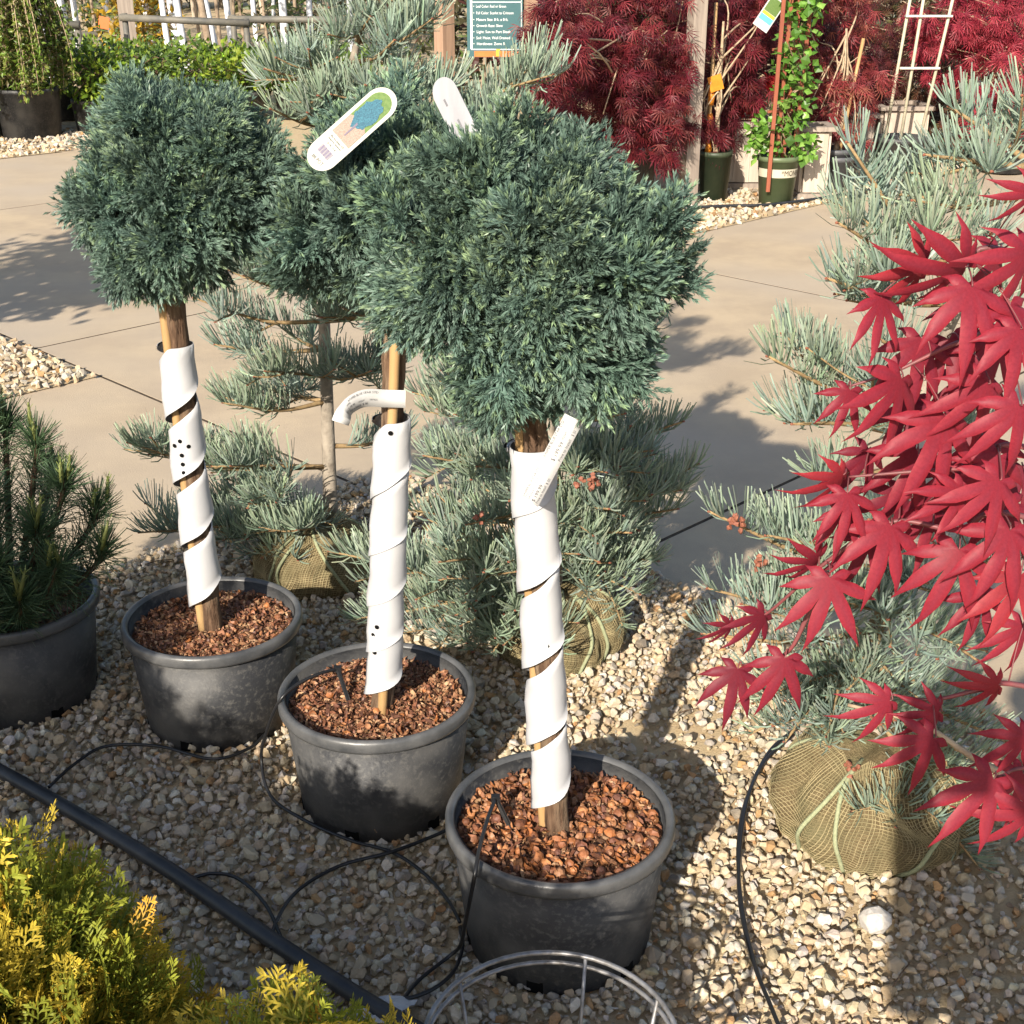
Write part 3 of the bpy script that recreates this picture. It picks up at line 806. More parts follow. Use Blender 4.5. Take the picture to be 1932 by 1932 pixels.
firB = fir('low spreading blue fir with a burlap ball behind the largest juniper', BALLB, .15, .17,
    [(.10, 2.66, .12), (.09, 2.68, .4), (.07, 2.70, .7), (.05, 2.70, .95)], .017,
    [(1290, 795, 2.55, .3), (1230, 850, 2.45), (1285, 925, 2.45), (1280, 960, 2.6), (1190, 1005, 2.4), (1170, 880, 2.4), (1130, 1060, 2.35), (930, 1230, 2.45, -.1), (870, 1180, 2.5, 0), (660, 1170, 2.6, -.1),
     (760, 960, 2.6), (800, 860, 2.55), (880, 990, 2.45), (830, 1060, 2.4), (1150, 960, 2.35), (1200, 680, 2.6), (1240, 620, 2.65), (1090, 880, 2.4), (900, 880, 2.5), (780, 740, 2.65), (830, 720, 2.6), (1110, 1130, 2.35, -.1),
     (700, 1060, 2.55), (960, 1060, 2.35), (620, 1040, 2.7), (880, 1120, 2.38, 0), (1180, 780, 2.5)],
    5, (.22, .8), (.30, .2), 22, L=.054)
firC = fir('blue fir with a netted burlap ball behind the red maple leaves', BALLC, .18, .19,
    [(.655, 2.03, .13), (.64, 2.03, .45), (.66, 2.04, .8), (.74, 2.05, 1.05), (.86, 2.06, 1.30)], .015,
    [(1598, 268, 1.95, .7), (1790, 200, 2.05, .5), (1745, 292, 1.95, .1), (1722, 378, 1.9, .1), (1580, 420, 1.85, .2), (1560, 525, 1.85, .2), (1448, 672, 1.9, .35), (1495, 800, 1.85, .3), (1338, 965, 1.95, .35), (1445, 1010, 1.9, .3),
     (1335, 1110, 1.9, .2), (1325, 1195, 1.95, .05), (1415, 1385, 1.85, -.2), (1480, 1400, 1.8, -.2), (1560, 1390, 1.78, -.3), (1850, 1640, 1.85, -.4), (1660, 640, 1.85), (1870, 440, 1.9),
     (1530, 900, 1.85), (1640, 980, 1.85), (1750, 1100, 1.85), (1520, 1130, 1.85), (1680, 1220, 1.8, 0), (1850, 1250, 1.85, 0), (1600, 1300, 1.82, -.1), (1760, 1330, 1.85, -.1), (1900, 1050, 1.95), (1900, 1400, 1.9, -.1), (1880, 800, 1.95), (1720, 1430, 1.8, -.3)],
    0, (.3, 1.25), (.36, .22), 23, L=.056, W=.0030, latf=.5)
rng = np.random.default_rng(99)
# red pollen cones on the firs
for root, spots, Y in ((firC, [(1380, 985), (1392, 990), (1605, 1450), (1610, 1462), (1430, 1060), (1520, 1330)], 1.93), (firB, [(1110, 905), (1118, 912), (905, 975), (1095, 915)], 2.38)):
    m_ = MB()
    for (x, y) in spots:
        c = D(x, y, Y)
        for k in range(7):
            V, F, C = LUMPS[k]; m_.add(V * np.array((.006, .006, .009)) + c + rng.normal(size=3) * .007, F)
    tag(m_.obj('cones', M_cone, root), kind='stuff')

# ------------------------------------------------------------------ potted pine at the left edge
def pine():
    x, y = PL
    root = thing('potted_pine', (x, y, 0), 'dark green dwarf pine with yellow-green candles in a black pot', 'potted pine')
    p, zs = pot_meshes(root, .18, .235, x, y, soil=.05)
    mulch(root, x, y, .160, zs, 60, 900, .006, SHELL, CHIPC)
    wood = MB(); cand = MB(); Pn = []; Dn = []; Ln = []; Kn = []
    c0 = np.array((x + .0, y - .02, zs))
    shoots = [((1.0, -.2, .62), .25), ((.9, .1, .9), .27), ((.65, -.5, 1.1), .24), ((.2, -.5, 1.5), .27), ((-.3, -.3, 1.6), .3), ((.45, .3, 1.7), .33), ((0, .1, 1.9), .40), ((.55, -.9, .5), .17), ((.1, -1, .45), .17), ((-.5, -.8, .6), .2), ((-.8, .2, .9), .27), ((.3, .7, 1.0), .27), ((.85, -.65, .75), .22), ((.3, -.85, .9), .22), ((.75, -.1, 1.3), .30), ((.1, .3, 1.5), .35), ((-.1, -.7, 1.2), .28)]
    for (d, ln) in shoots:
        d = nrm(d); b = c0 + d * ln + np.array((0, 0, .02))
        path = catmull([c0, c0 + d * ln * .5 + np.array((0, 0, -.01)), b, b + nrm(d + np.array((0, 0, 1.2))) * .05], 5)
        tube(wood, path, np.linspace(.009, .0035, len(path)), 6)
        outer = path[len(path) // 3:]
        n = 560; t = rng.random(n); i = t * (len(outer) - 1.001); i0 = i.astype(int); fr = (i - i0)[:, None]
        P = outer[i0] * (1 - fr) + outer[i0 + 1] * fr
        tg = nrm(outer[i0 + 1] - outer[i0])
        Pn.append(P); Dn.append(nrm(tg * .75 + rvec(n) * 1.0 + np.array((0, 0, .1)))); Ln.append(.062 * (.7 + .5 * rng.random(n)))
        Kn.append(np.array((.055, .095, .045)) * (.7 + .7 * rng.random((n, 1))))
        for q in range(2):
            tip = path[-1] + rng.normal(size=3) * np.array((.008, .008, 0)); up = nrm(d * .4 + np.array((0, 0, 1.)) + rng.normal(size=3) * .12)
            ll = rng.uniform(.03, .075)
            cand = MB(); tube(cand, [tip, tip + up * ll * .5, tip + up * ll], [.0042, .0045, .002], 6, np.array([(.20, .22, .07)] * 3) * rng.uniform(.8, 1.3)); cand.obj('candle', M_gold, root, True)
            n = 30; t = rng.random(n)[:, None]
            Pn.append(tip + up * ll * t); Dn.append(nrm(up * .9 + rvec(n) * .6)); Ln.append(.010 + .012 * rng.random(n)); Kn.append(np.full((n, 3), (.17, .21, .06)) * (.8 + .4 * rng.random((n, 1))))
    m_ = MB(); P = np.concatenate(Pn); n = len(P); K = np.concatenate(Kn)
    needles(m_, P, np.concatenate(Dn), np.tile((0, 0, .06), (n, 1)), np.concatenate(Ln), .0017, K * .8, K * 1.2)
    m_.obj('needles', M_pineneedle, root); wood.obj('branches', M_bark, root, True)
pine()

# ------------------------------------------------------------------ golden arborvitae in front
def arb_spray():
    V = []; F = []; C = []
    tipc = np.array((.62, .46, .055)); base = np.array((.11, .145, .022))
    def seg(p, d, L, w_, f):
        d = nrm(d); s_ = np.array((d[1], -d[0], 0)); q = len(V)
        z = .10 * (p[1] + d[1] * L) ** 2
        for a, ww in ((0, .6), (.6, 1.1), (1, 0)):
            P = p + d * L * a
            for sd in ((-1, 1) if ww else (0,)): V.append(np.array((P[0] + s_[0] * w_ * ww * sd * .5, P[1] + s_[1] * w_ * ww * sd * .5, (P[0] ** 2) * 3 - (P[1] ** 2) * 2.0 + .0006 * rng.normal()))); C.append(base * (1 - f) + tipc * f * (1 + .08 * rng.normal()))
        F.extend([(q, q + 1, q + 3), (q, q + 3, q + 2), (q + 2, q + 3, q + 4)])
    L = .085
    for k in range(7): seg(np.array((0, L * k / 7)), (0, 1), L / 6.5, .0026, k / 7)
    for k in range(9):
        t = .12 + .85 * k / 9; sd = 1 if k % 2 else -1; l2 = .040 * (1.05 - t) + .008
        d = nrm((sd * .75, .75)); p = np.array((0, L * t))
        seg(p, d, l2, .0026, .35 + .5 * t)
        for j in range(4):
            tt = .3 + .6 * j / 4; s2 = 1 if j % 2 else -1
            d2 = nrm(np.array(d) + s2 * .85 * np.array((d[1], -d[0])))
            seg(p + np.array(d) * l2 * tt, d2, .013 * (1.15 - tt * .6), .0027, min(1, .5 + .5 * t + .2 * tt))
    return np.array(V), np.array(F), np.array(C)
ARB = [arb_spray() for _ in range(4)]
def arborvitae(label, c, rx, ry, h, n, seed, pot_r=.15, big=1.0):
    global rng
    rng = np.random.default_rng(seed)
    root = thing('golden_arborvitae', (c[0], c[1], 0), label, 'shrub', 'golden shrubs along the front of the bed')
    pot_meshes(root, pot_r, .22, c[0], c[1], holes=False)
    z0 = .20; m_ = MB(); wood = MB()
    for sh, frac in ((1.0, .5), (.8, .28), (.55, .22)):
        k = int(n * frac); d = rvec(k); d[:, 2] = abs(d[:, 2]) * 1.1 - .12
        P = np.array((c[0], c[1], z0 + (h - z0) * .38)) + d * np.array((rx, ry, (h - z0) * .62)) * sh * (1 + .10 * vnoise(d[:, :2] * 3 + d[:, 2:], 4, seed))[:, None] + rng.normal(size=(k, 3)) * .024
        dr = nrm(d * np.array((.8, .8, .6)) + np.array((0, 0, .95)) + .32 * rng.normal(size=(k, 3)))
        P = P - dr * .06
        s_, d_, n_ = frame(dr, rvec(k))
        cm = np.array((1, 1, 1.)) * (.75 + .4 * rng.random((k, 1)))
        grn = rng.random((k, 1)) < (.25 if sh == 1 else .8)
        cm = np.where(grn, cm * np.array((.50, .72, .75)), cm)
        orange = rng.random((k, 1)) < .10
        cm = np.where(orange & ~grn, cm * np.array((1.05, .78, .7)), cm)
        ids = rng.integers(0, 4, k)
        for t in range(4):
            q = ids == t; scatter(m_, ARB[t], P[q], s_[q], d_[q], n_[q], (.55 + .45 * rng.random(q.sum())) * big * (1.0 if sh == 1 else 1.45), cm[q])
    m_.obj('foliage', M_gold, root)
    for k in range(26):
        th = rng.random() * 6.28; rr = rng.random() ** .5
        b = np.array((c[0] + math.cos(th) * rx * rr * .8, c[1] + math.sin(th) * ry * rr * .8, z0 + (h - z0) * (.95 - .5 * rr * rr)))
        a = np.array((c[0], c[1], z0 - .02)); tube(wood, catmull([a, (a + b) / 2 + np.array((0, 0, .03)), b], 4), np.linspace(.007, .0015, 9), 5)
    wood.obj('stems', M_bark, root, True)
arborvitae('large golden arborvitae shrub in front of the black supply pipe', (-.62, 1.09), .27, .25, .575, 2200, 41)
arborvitae('smaller golden arborvitae tuft beside the wire hoop', (-.215, .92), .15, .17, .555, 900, 42, .12)
arborvitae('unseen golden arborvitae added beyond the left edge to shade the potted pine', (-1.52, 1.0), .36, .30, 1.25, 520, 43, big=2.3)  # added out of view, sized so its shadow covers the pine pot
arborvitae('unseen golden arborvitae added to shade the right juniper pot', (-.42, .45), .25, .2, .80, 520, 44, big=2.0)  # added out of view to throw shade on the right pot's front
arborvitae('unseen golden arborvitae added to shade the gravel before the left pots', (-1.20, .62), .27, .22, .92, 500, 45, big=2.0)  # added out of view as a shadow caster for the left gravel
rng = np.random.default_rng(5)

# ------------------------------------------------------------------ red maple in the right foreground
def maple_leaf(seed, droop, fold):
    a = np.random.default_rng(seed)
    ang = [R(x) for x in (-108, -68, -34, 0, 34, 68, 108)]; ln = [.34, .66, .92, 1.0, .92, .66, .34]
    ang = [x + a.normal() * .06 for x in ang]; ln = [x * a.uniform(.92, 1.08) for x in ln]
    V = [(0, 0, 0)]; C = [(.25, .022, .034)]; F = []
    def pt(th, r, s=0, zz=0):
        d = np.array((math.sin(th), math.cos(th))); p = d * r + np.array((d[1], -d[0])) * s
        r2 = p[0] ** 2 + p[1] ** 2
        return (p[0], p[1], zz - droop * r2)
    sin_id = {}
    for i in range(8):
        if i in (0, 7):
            th = ang[0] - .5 if i == 0 else ang[6] + .5; r = .06
        else:
            th = (ang[i - 1] + ang[i]) / 2; r = .27 * (ln[i - 1] + ln[i]) / 2 + .02
        sin_id[i] = len(V); V.append(pt(th, r, 0, -.006)); C.append((.27, .022, .034))
    for i in range(7):
        th, L = ang[i], ln[i]; q = len(V)
        curl = a.normal() * .05
        V.append(pt(th, L * .28, 0, .012 * fold)); C.append((.24, .026, .040))
        st = [(.46, .088), (.64, .078), (.82, .034)]
        for t, hw in st:
            for sd in (-1, 0, 1):
                V.append(pt(th + curl * t, L * t, sd * hw * (.75 + .35 * L), (.0 if sd else .022) * fold - (.018 * fold if sd else 0) - .05 * t * t)); C.append((.27, .030, .046) if sd == 0 else (.32, .024, .036))
        V.append(pt(th + curl * 1.2, L, 0, -.07 - .05 * abs(a.normal()))); C.append((.26, .02, .03))
        s0, s1 = sin_id[i], sin_id[i + 1]; m0 = q
        F += [(0, s0, m0), (0, m0, s1)]
        pl, pm, pr = s0, m0, s1
        for k in range(3):
            b = q + 1 + 3 * k
            F += [(pl, b, b + 1), (pl, b + 1, pm), (pm, b + 1, b + 2), (pm, b + 2, pr)]
            pl, pm, pr = b, b + 1, b + 2
        e = q + 10
        F += [(pl, e, pm), (pm, e, pr)]
    return np.array(V, float), np.array(F), np.array(C)
LEAF = []
for i, (dr, fo) in enumerate(((.25, 1.0), (.12, 1.2), (.40, .8), (.30, 1.6), (.20, .6), (.5, 1.1))):
    V, F, C = maple_leaf(50 + i, dr, fo)
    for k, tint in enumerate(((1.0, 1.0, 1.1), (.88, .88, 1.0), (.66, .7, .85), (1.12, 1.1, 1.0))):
        m_ = MB(); m_.add(V, F, C * np.array(tint)); LEAF.append(m_.mesh('leaf', M_red, True))
mroot = thing('red_maple', (.98, 1.32, 0), 'red japanese maple with large seven-lobed leaves reaching in over the fir', 'maple tree')
pot_meshes(mroot, .19, .26, .98, 1.32, holes=False)
VIEW = np.array((0, math.cos(PITCH), -math.sin(PITCH)))
CR = np.array((1., 0, 0)); CU = np.array((0, math.sin(PITCH), math.cos(PITCH)))
junctions = []
def put_leaf(x, y, ln, ang, Y, tilt=0.0, roll=0.0, variant=None, tint=0):
    p = D(x, y, Y)
    dep = p[1] * math.cos(PITCH) - (p[2] - CAM_H) * math.sin(PITCH)
    size = ln * dep / FPX
    d_ = CR * math.cos(R(ang)) - CU * math.sin(R(ang))        # the middle lobe's heading as seen, ang clockwise from +x
    d_ = nrm(d_ * math.cos(tilt) - VIEW * math.sin(tilt))
    s_ = nrm(np.cross(d_, -VIEW)); n_ = np.cross(s_, d_)
    s2 = s_ * math.cos(roll) + n_ * math.sin(roll); n2 = np.cross(s2, d_)
    v = variant if variant is not None else random.randrange(6)
    o = bpy.data.objects.new('leaf', LEAF[v * 4 + tint]); COL.objects.link(o); o.parent = mroot
    M_ = Matrix(((s2[0] * size, d_[0] * size, n2[0] * size, p[0] - .98), (s2[1] * size, d_[1] * size, n2[1] * size, p[1] - 1.32), (s2[2] * size, d_[2] * size, n2[2] * size, p[2]), (0, 0, 0, 1)))
    o.matrix_basis = M_
    junctions.append((p, d_, size))
LV = [(1834, 541, 172, 98, 1.24, .15, .1), (1664, 561, 125, 92, 1.28, .1, .5), (1821, 503, 175, 160, 1.27, .5, 1.0), (1604, 736, 98, 104, 1.33, .1, .2), (1701, 714, 160, 116, 1.30, .2, .6), (1864, 724, 150, 122, 1.26, .1, .3),
      (1784, 794, 178, 118, 1.27, .1, .2), (1816, 929, 120, 150, 1.24, .3, .2), (1591, 896, 110, 140, 1.32, .2, .9), (1599, 931, 120, 92, 1.30, .1, .2), (1886, 906, 150, 125, 1.22, .1, .2), (1924, 764, 150, 120, 1.2, .1, .2),
      (1681, 992, 155, 110, 1.30, .15, .15), (1594, 962, 100, 98, 1.34, .1, .2), (1809, 1037, 160, 108, 1.27, .05, -.1), (1544, 1055, 105, 166, 1.36, .6, .9), (1566, 1090, 150, 98, 1.31, .05, 0), (1481, 1242, 125, 103, 1.34, .1, .1),
      (1392, 1262, 115, 106, 1.40, .1, .1), (1442, 1160, 100, 134, 1.38, .2, .6), (1679, 1322, 105, 150, 1.30, .2, .2), (1771, 1342, 95, 168, 1.28, .2, .3), (1761, 1392, 125, 140, 1.25, .1, .1), (1884, 1292, 95, 165, 1.27, .2, .4),
      (1935, 1390, 110, 150, 1.22, .1, .2), (1874, 1470, 165, 128, 1.16, .1, .1), (1950, 1530, 130, 165, 1.15, .2, .3), (1905, 1000, 170, 110, 1.24, .1, .1), (1925, 1085, 150, 105, 1.26, .1, .1), (1885, 860, 160, 112, 1.28, .1, .2),
      (1925, 620, 150, 100, 1.22, .1, .2), (1905, 575, 160, 85, 1.25, .2, .4), (1940, 475, 160, 130, 1.26, .3, .6), (1745, 498, 140, 150, 1.30, .5, .8), (1885, 478, 130, 120, 1.32, .4, .7), (1955, 360, 100, 150, 1.2, .3, .8),
      (1740, 640, 150, 100, 1.34, .1, .2), (1790, 640, 140, 80, 1.36, .1, -.2), (1880, 640, 150, 95, 1.34, .1, .2), (1730, 850, 150, 110, 1.36, .1, .2), (1850, 820, 150, 100, 1.35, .1, -.2), (1640, 850, 110, 110, 1.38, .1, .4),
      (1900, 945, 140, 95, 1.33, .1, .2), (1760, 960, 130, 100, 1.37, .1, .3), (1700, 930, 120, 120, 1.39, .1, .3), (1850, 1120, 120, 100, 1.33, .1, .2), (1640, 1010, 120, 105, 1.38, .1, .2), (1930, 1180, 110, 120, 1.3, .2, .4),
      (1875, 560, 150, 130, 1.38, .2, .2), (1720, 760, 140, 90, 1.40, .1, 0), (1800, 880, 150, 100, 1.39, .1, 0), (1930, 880, 150, 80, 1.38, .1, 0), (1930, 1460, 120, 130, 1.25, .2, .3), (1840, 700, 140, 110, 1.4, .1, 0), (1380, 1180, 66, 150, 1.42, .3, .8)]
for k, L_ in enumerate(LV):
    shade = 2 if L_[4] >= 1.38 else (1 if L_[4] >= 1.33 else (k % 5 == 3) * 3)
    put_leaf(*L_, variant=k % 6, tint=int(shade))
# branches and leaf stalks
m_ = MB(); t0 = np.array((.98, 1.32, .22))
tube(m_, catmull([t0, (.97, 1.33, .6), (.93, 1.34, .95), (.86, 1.36, 1.22)], 6), np.linspace(.015, .008, 19), 8)
m_.obj('trunk', M_maplebark, mroot, True)
bp = MB(); BR = []
for pts in ([(.90, 1.35, 1.08), D(1930, 480, 1.3), D(1830, 500, 1.3), D(1740, 510, 1.31)], [(.93, 1.34, .95), D(1960, 640, 1.32), D(1830, 640, 1.33), D(1690, 700, 1.33), D(1600, 730, 1.34)],
            [(.94, 1.34, .85), D(1960, 850, 1.3), D(1850, 880, 1.31), D(1720, 890, 1.32), D(1600, 900, 1.34)], [(.95, 1.34, .75), D(1950, 980, 1.3), D(1810, 1000, 1.31), D(1680, 985, 1.33), D(1560, 1060, 1.34), D(1450, 1155, 1.38), D(1390, 1180, 1.41)],
            [(.96, 1.33, .60), D(1960, 1300, 1.28), D(1860, 1300, 1.28), D(1760, 1320, 1.29), D(1680, 1310, 1.31)], [(.96, 1.33, .55), D(1990, 1450, 1.22), D(1880, 1465, 1.19)], [D(1560, 1080, 1.34), D(1520, 1170, 1.35), D(1480, 1235, 1.36), D(1400, 1255, 1.4)]):
    c = catmull(pts, 8); BR.append(c); tube(bp, c, np.linspace(.0042, .0014, len(c)), 5)
ALLB = np.concatenate(BR)
for p, d_, size in junctions:
    i = np.argmin(((ALLB - p) ** 2).sum(1)); q = ALLB[i]
    tube(bp, catmull([q, (p + q) / 2 + np.array((0, 0, .008)), p - d_ * .004, p], 3), .0009, 4)
bp.obj('branches', mat('red_stalk', (.20, .045, .05), (.13, .05, .05), 40, .5), mroot, True)
# the pale leafless shoot low on the right
m_ = MB(); tube(m_, catmull([D(1600, 1330, 1.75), D(1735, 1365, 1.7), D(1830, 1425, 1.66), D(1960, 1500, 1.6)], 6), np.linspace(.003, .006, 19), 6)
m_.obj('pale_branch', M_tan_branch, firC, True)

# ------------------------------------------------------------------ drip irrigation
def line(pts, r, name, label, cat, matl, group=None, n=8, k=7):
    P = [G(*p) if len(p) == 2 else G(*p) for p in pts]
    m_ = MB(); tube(m_, catmull(P, k), r, n)
    return tag(m_.obj(name, matl, None, True), label, cat, group)
z1 = .036
line([(-160, 1375, z1), (0, 1455, z1), (160, 1545, z1), (330, 1648, z1), (520, 1778, z1), (690, 1888, z1), (860, 1985, z1)], .0135, 'supply_pipe', 'thick black irrigation pipe lying across the gravel beside the golden shrub', 'pipe', M_pipe, None, 12)
z2 = .036
GT = 'thin black drip tubes'
line([(636, 1262, .262), (600, 1272, .268), (560, 1292, .262), (528, 1322, .245), (505, 1375, .17), (493, 1430, .09), (510, 1500, .05), (570, 1545, z2), (660, 1585, z2), (740, 1608, z2), (800, 1648, z2), (845, 1698, z2), (868, 1740, z2)], .0032, 'drip_tube', 'thin black tube arching over the middle pot rim to the ground', 'tube', M_tubing, GT)
line([(512, 1790, z1), (520, 1742, z2), (560, 1682, z2), (640, 1634, z2), (740, 1607, .041), (830, 1572, z2), (880, 1545, z2)], .0032, 'drip_tube', 'thin black tube curving from the supply pipe round the middle pot', 'tube', M_tubing, GT)
line([(935, 1506, .262), (920, 1545, .262), (905, 1600, .258), (896, 1650, .243), (886, 1700, .19), (876, 1750, .12), (868, 1785, .06), (845, 1806, z2), (790, 1850, z2), (755, 1895, z2), (735, 1940, z2)], .0032, 'drip_tube', 'thin black tube dropping over the rim of the right pot', 'tube', M_tubing, GT)
line([(868, 1748, z2), (872, 1790, z2), (850, 1840, z2), (790, 1878, z2), (690, 1895, z1)], .0032, 'drip_tube', 'thin black tube lying by the white paper scrap', 'tube', M_tubing, GT)
line([(352, 1660, z1), (400, 1648, z2), (450, 1658, z2), (500, 1705, z2), (530, 1768, z2), (545, 1810, z2)], .0032, 'drip_tube', 'short thin black tube looping off the supply pipe', 'tube', M_tubing, GT)
line([(92, 1485, z2), (140, 1442, z2), (200, 1408, z2), (300, 1408, z2), (400, 1432, z2), (470, 1412, z2), (500, 1385, z2)], .0032, 'drip_tube', 'thin black tube along the foot of the left juniper pot', 'tube', M_tubing, GT)
line([(1500, 1375, .05), (1450, 1420, z2), (1412, 1500, z2), (1396, 1600, z2), (1396, 1700, z2), (1420, 1810, z2), (1455, 1900, z2), (1480, 1960, z2)], .0036, 'drip_tube', 'dark tube running over open gravel past the burlap ball', 'tube', M_tubing, GT)
line([(1492, 1388, .05), (1440, 1440, z2), (1404, 1520, z2), (1392, 1610, z2), (1402, 1720, z2), (1428, 1830, z2), (1470, 1935, z2)], .003, 'drip_tube', 'thinner dark tube twined beside another on open gravel', 'tube', M_tubing, GT)
def emitter(a, b, label):
    m_ = MB(); a = np.asarray(a); b = np.asarray(b)
    tube(m_, [a, a * .5 + b * .5, b], [.0042, .0036, .0016], 6)
    bar(m_, a, b, .008, .0016); box(m_, a, (.014, .010, .010))
    tag(m_.obj('drip_stake', M_tubing), label, 'drip stake', 'drip emitter stakes in the pots')
emitter(G(637, 1262, .262), G(668, 1352, .2), 'black drip stake pushed into the middle pot mulch')
emitter(G(935, 1506, .262), G(977, 1588, .2), 'black drip stake pushed into the right pot mulch')

# wire hoop stand at the front edge
wr = thing('wire_hoop', (*G(1040, 1968, .30)[:2], 0), 'grey wire hoop stand in front of the largest juniper pot', 'wire stand')
c = G(1040, 1968, .30)
def ring(z, r, t):
    m_ = MB(); a = np.linspace(0, 6.2832, 49); tube(m_, [(c[0] + r * math.cos(x), c[1] + r * math.sin(x), z) for x in a], t, 7, caps=False); m_.obj('hoop', M_wire, wr, True)
ring(.30, .152, .0034); ring(.284, .152, .0030); ring(.14, .125, .003)
for a in (.5, 1.25, 2.4, 3.6, 4.7, 5.6):
    m_ = MB(); tube(m_, [(c[0] + .152 * math.cos(a), c[1] + .152 * math.sin(a), .30), (c[0] + .125 * math.cos(a), c[1] + .125 * math.sin(a), .14), (c[0] + .105 * math.cos(a), c[1] + .105 * math.sin(a), .008)], .0026, 6); m_.obj('leg', M_wire, wr, True)

# crumpled paper on the gravel
m_ = MB(); gx, gy = np.meshgrid(np.linspace(-1, 1, 7), np.linspace(-1, 1, 6)); pc = G(728, 1905, .036)
V = np.stack([pc[0] + gx * .034 + .012 * gy, pc[1] + gy * .022, pc[2] + .006 * np.sin(gx * 3 + gy * 2) + .006 * rng.random(gx.shape)], -1).reshape(-1, 3)
F = [f for i in range(5) for j in range(6) for a in [i * 7 + j] for f in ((a, a + 1, a + 8), (a, a + 8, a + 7))]
m_.add(V, F); tag(m_.obj('paper_scrap', M_paper), 'crumpled white paper scrap on the gravel by the pipe end', 'paper')
# short fallen twigs and dry leaves on the gravel
for (x, y, a, L_) in ((1290, 1345, .6, .05), (700, 1560, 2.2, .04), (1180, 1500, 1.1, .05), (1500, 1230, .3, .07), (420, 1075, 2.6, .06), (300, 1060, .4, .07), (1700, 1840, .9, .06)):
    p = G(x, y, .040); d = np.array((math.cos(a), math.sin(a), .02)); m_ = MB()
    tube(m_, catmull([p - d * L_ / 2, p + np.array((0, 0, .004)), p + d * L_ / 2], 4), .0013, 5)
    tag(m_.obj('fallen_twig', M_bark), 'short brown twig fallen on the gravel', 'twig', 'twigs fallen on the gravel')

# ------------------------------------------------------------------ labels and price tags
def strip_tag(name, centre, hw, thick, label, matl, texts, group=None):
    """centre(s)->(point, side, normal) for s in 0..1"""
    m_ = MB(); k = 24; V = []
    for lay in (0, 1):
        for s_ in np.linspace(0, 1, k):
            p, sd, nn = centre(s_)
            for e in (-1, 1): V.append(p + sd * hw * e - nn * thick * lay)
    V = np.array(V); F = []; N = 2 * k
    for i in range(k - 1):
        a = 2 * i
        F += [(a, a + 1, a + 3), (a, a + 3, a + 2), (N + a, N + a + 3, N + a + 1), (N + a, N + a + 2, N + a + 3), (a, a + 2, N + a + 2), (a, N + a + 2, N + a), (a + 1, N + a + 1, N + a + 3), (a + 1, N + a + 3, a + 3)]
    m_.add(V, F)
    o = m_.obj(name, matl, None, True); tag(o, label, 'tag', group)
    for (s0, off, s1, size, txt, mt) in texts:
        t_ = MB()
        def fn(x, y):
            s_ = s0 + x; p, sd, nn = centre(min(1, max(0, s_))); return p + sd * (off + y) + nn * .0006
        V_, F_ = text_mesh(txt, size)
        if not len(F_): continue
        V_[:, 0] *= (s1 - s0) / V_[:, 0].max()
        t_.add([fn(x, y) for x, y, _ in V_], F_)
        t_.obj('print', mt, o)
    return o
# price tag looped on the middle juniper: arches off to the left
A0 = ax2(.80) + np.array((.035, -.032, 0)); A1 = D(700, 752, 2.02); A2 = D(655, 780, 1.99); A3 = D(643, 800, 1.97)
pathT = catmull([D(765, 753, 2.048), D(728, 752, 2.046), D(690, 751, 2.03), D(664, 762, 2.012), D(650, 778, 2.0), D(642, 798, 1.995)], 8)
def cT(s_):
    i = (1 - s_) * (len(pathT) - 1); i0 = min(int(i), len(pathT) - 2); f = i - i0
    p = pathT[i0] * (1 - f) + pathT[i0 + 1] * f; tg = nrm(pathT[i0] - pathT[i0 + 1])
    sd = nrm(np.array((0, .12, 1.)) - tg * np.dot((0, .12, 1.), tg)); nn = np.cross(tg, sd); return p, sd, nn
strip_tag('price_tag', cT, .0145, .0005, 'white paper price tag curling left from the middle juniper stem', M_paper,
    [(.36, .009, .72, .005, 'JUNIPER BLUE STAR STD', M_ink_soft), (.30, .004, .38, .004, '#06', M_ink_soft), (.30, -.003, .44, .0065, '$ 199.99', M_ink), (.50, -.003, .58, .004, '0925647', M_ink_soft), (.64, -.003, .72, .004, '10874625', M_ink_soft), (.30, -.009, .52, .005, 'Price to Install', M_ink), (.55, -.009, .62, .005, '$ 50', M_ink)])
# slanting price tag on the right juniper
B0 = D(998, 948, 1.640); B1 = D(1082, 790, 1.645); 
dB = nrm(B1 - B0); sB = nrm(np.cross(dB, VIEW)); sB = -sB if sB[0] > 0 else sB; nB = np.cross(dB, sB); nB = nB if np.dot(nB, VIEW) < 0 else -nB
LB = np.linalg.norm(B1 - B0)
def cB(s_):
    return B0 + dB * LB * s_ + nB * (.006 * math.sin(s_ * 3.1) - .02 * max(0, s_ - .8)), sB, nB
TX = 'JUNIPER BLUE STAR STD'
strip_tag('price_tag', cB, .0135, .0005, 'long white price tag hanging slantwise on the right juniper wrap', M_paper,
    [(.03, .0105, .40, .0042, TX, M_ink_soft), (.03, .0065, .10, .004, 'STD', M_ink_soft), (.03, .0025, .17, .004, '0925647', M_ink_soft), (.22, .0045, .32, .004, 'MC-072', M_ink_soft), (.03, -.004, .24, .0065, '$ 199.99', M_ink), (.03, -.0095, .25, .0048, 'Price to Install', M_ink), (.27, -.0095, .34, .0048, '$ 50', M_ink),
     (.52, .0105, .93, .0052, TX, M_ink), (.52, -.0015, .74, .0075, '$ 199.99', M_ink), (.55, -.0095, .80, .0052, 'Price to Install', M_ink), (.76, .000, .86, .0045, '0925647', M_ink), (.84, -.0095, .90, .0055, '$ 50', M_ink)])
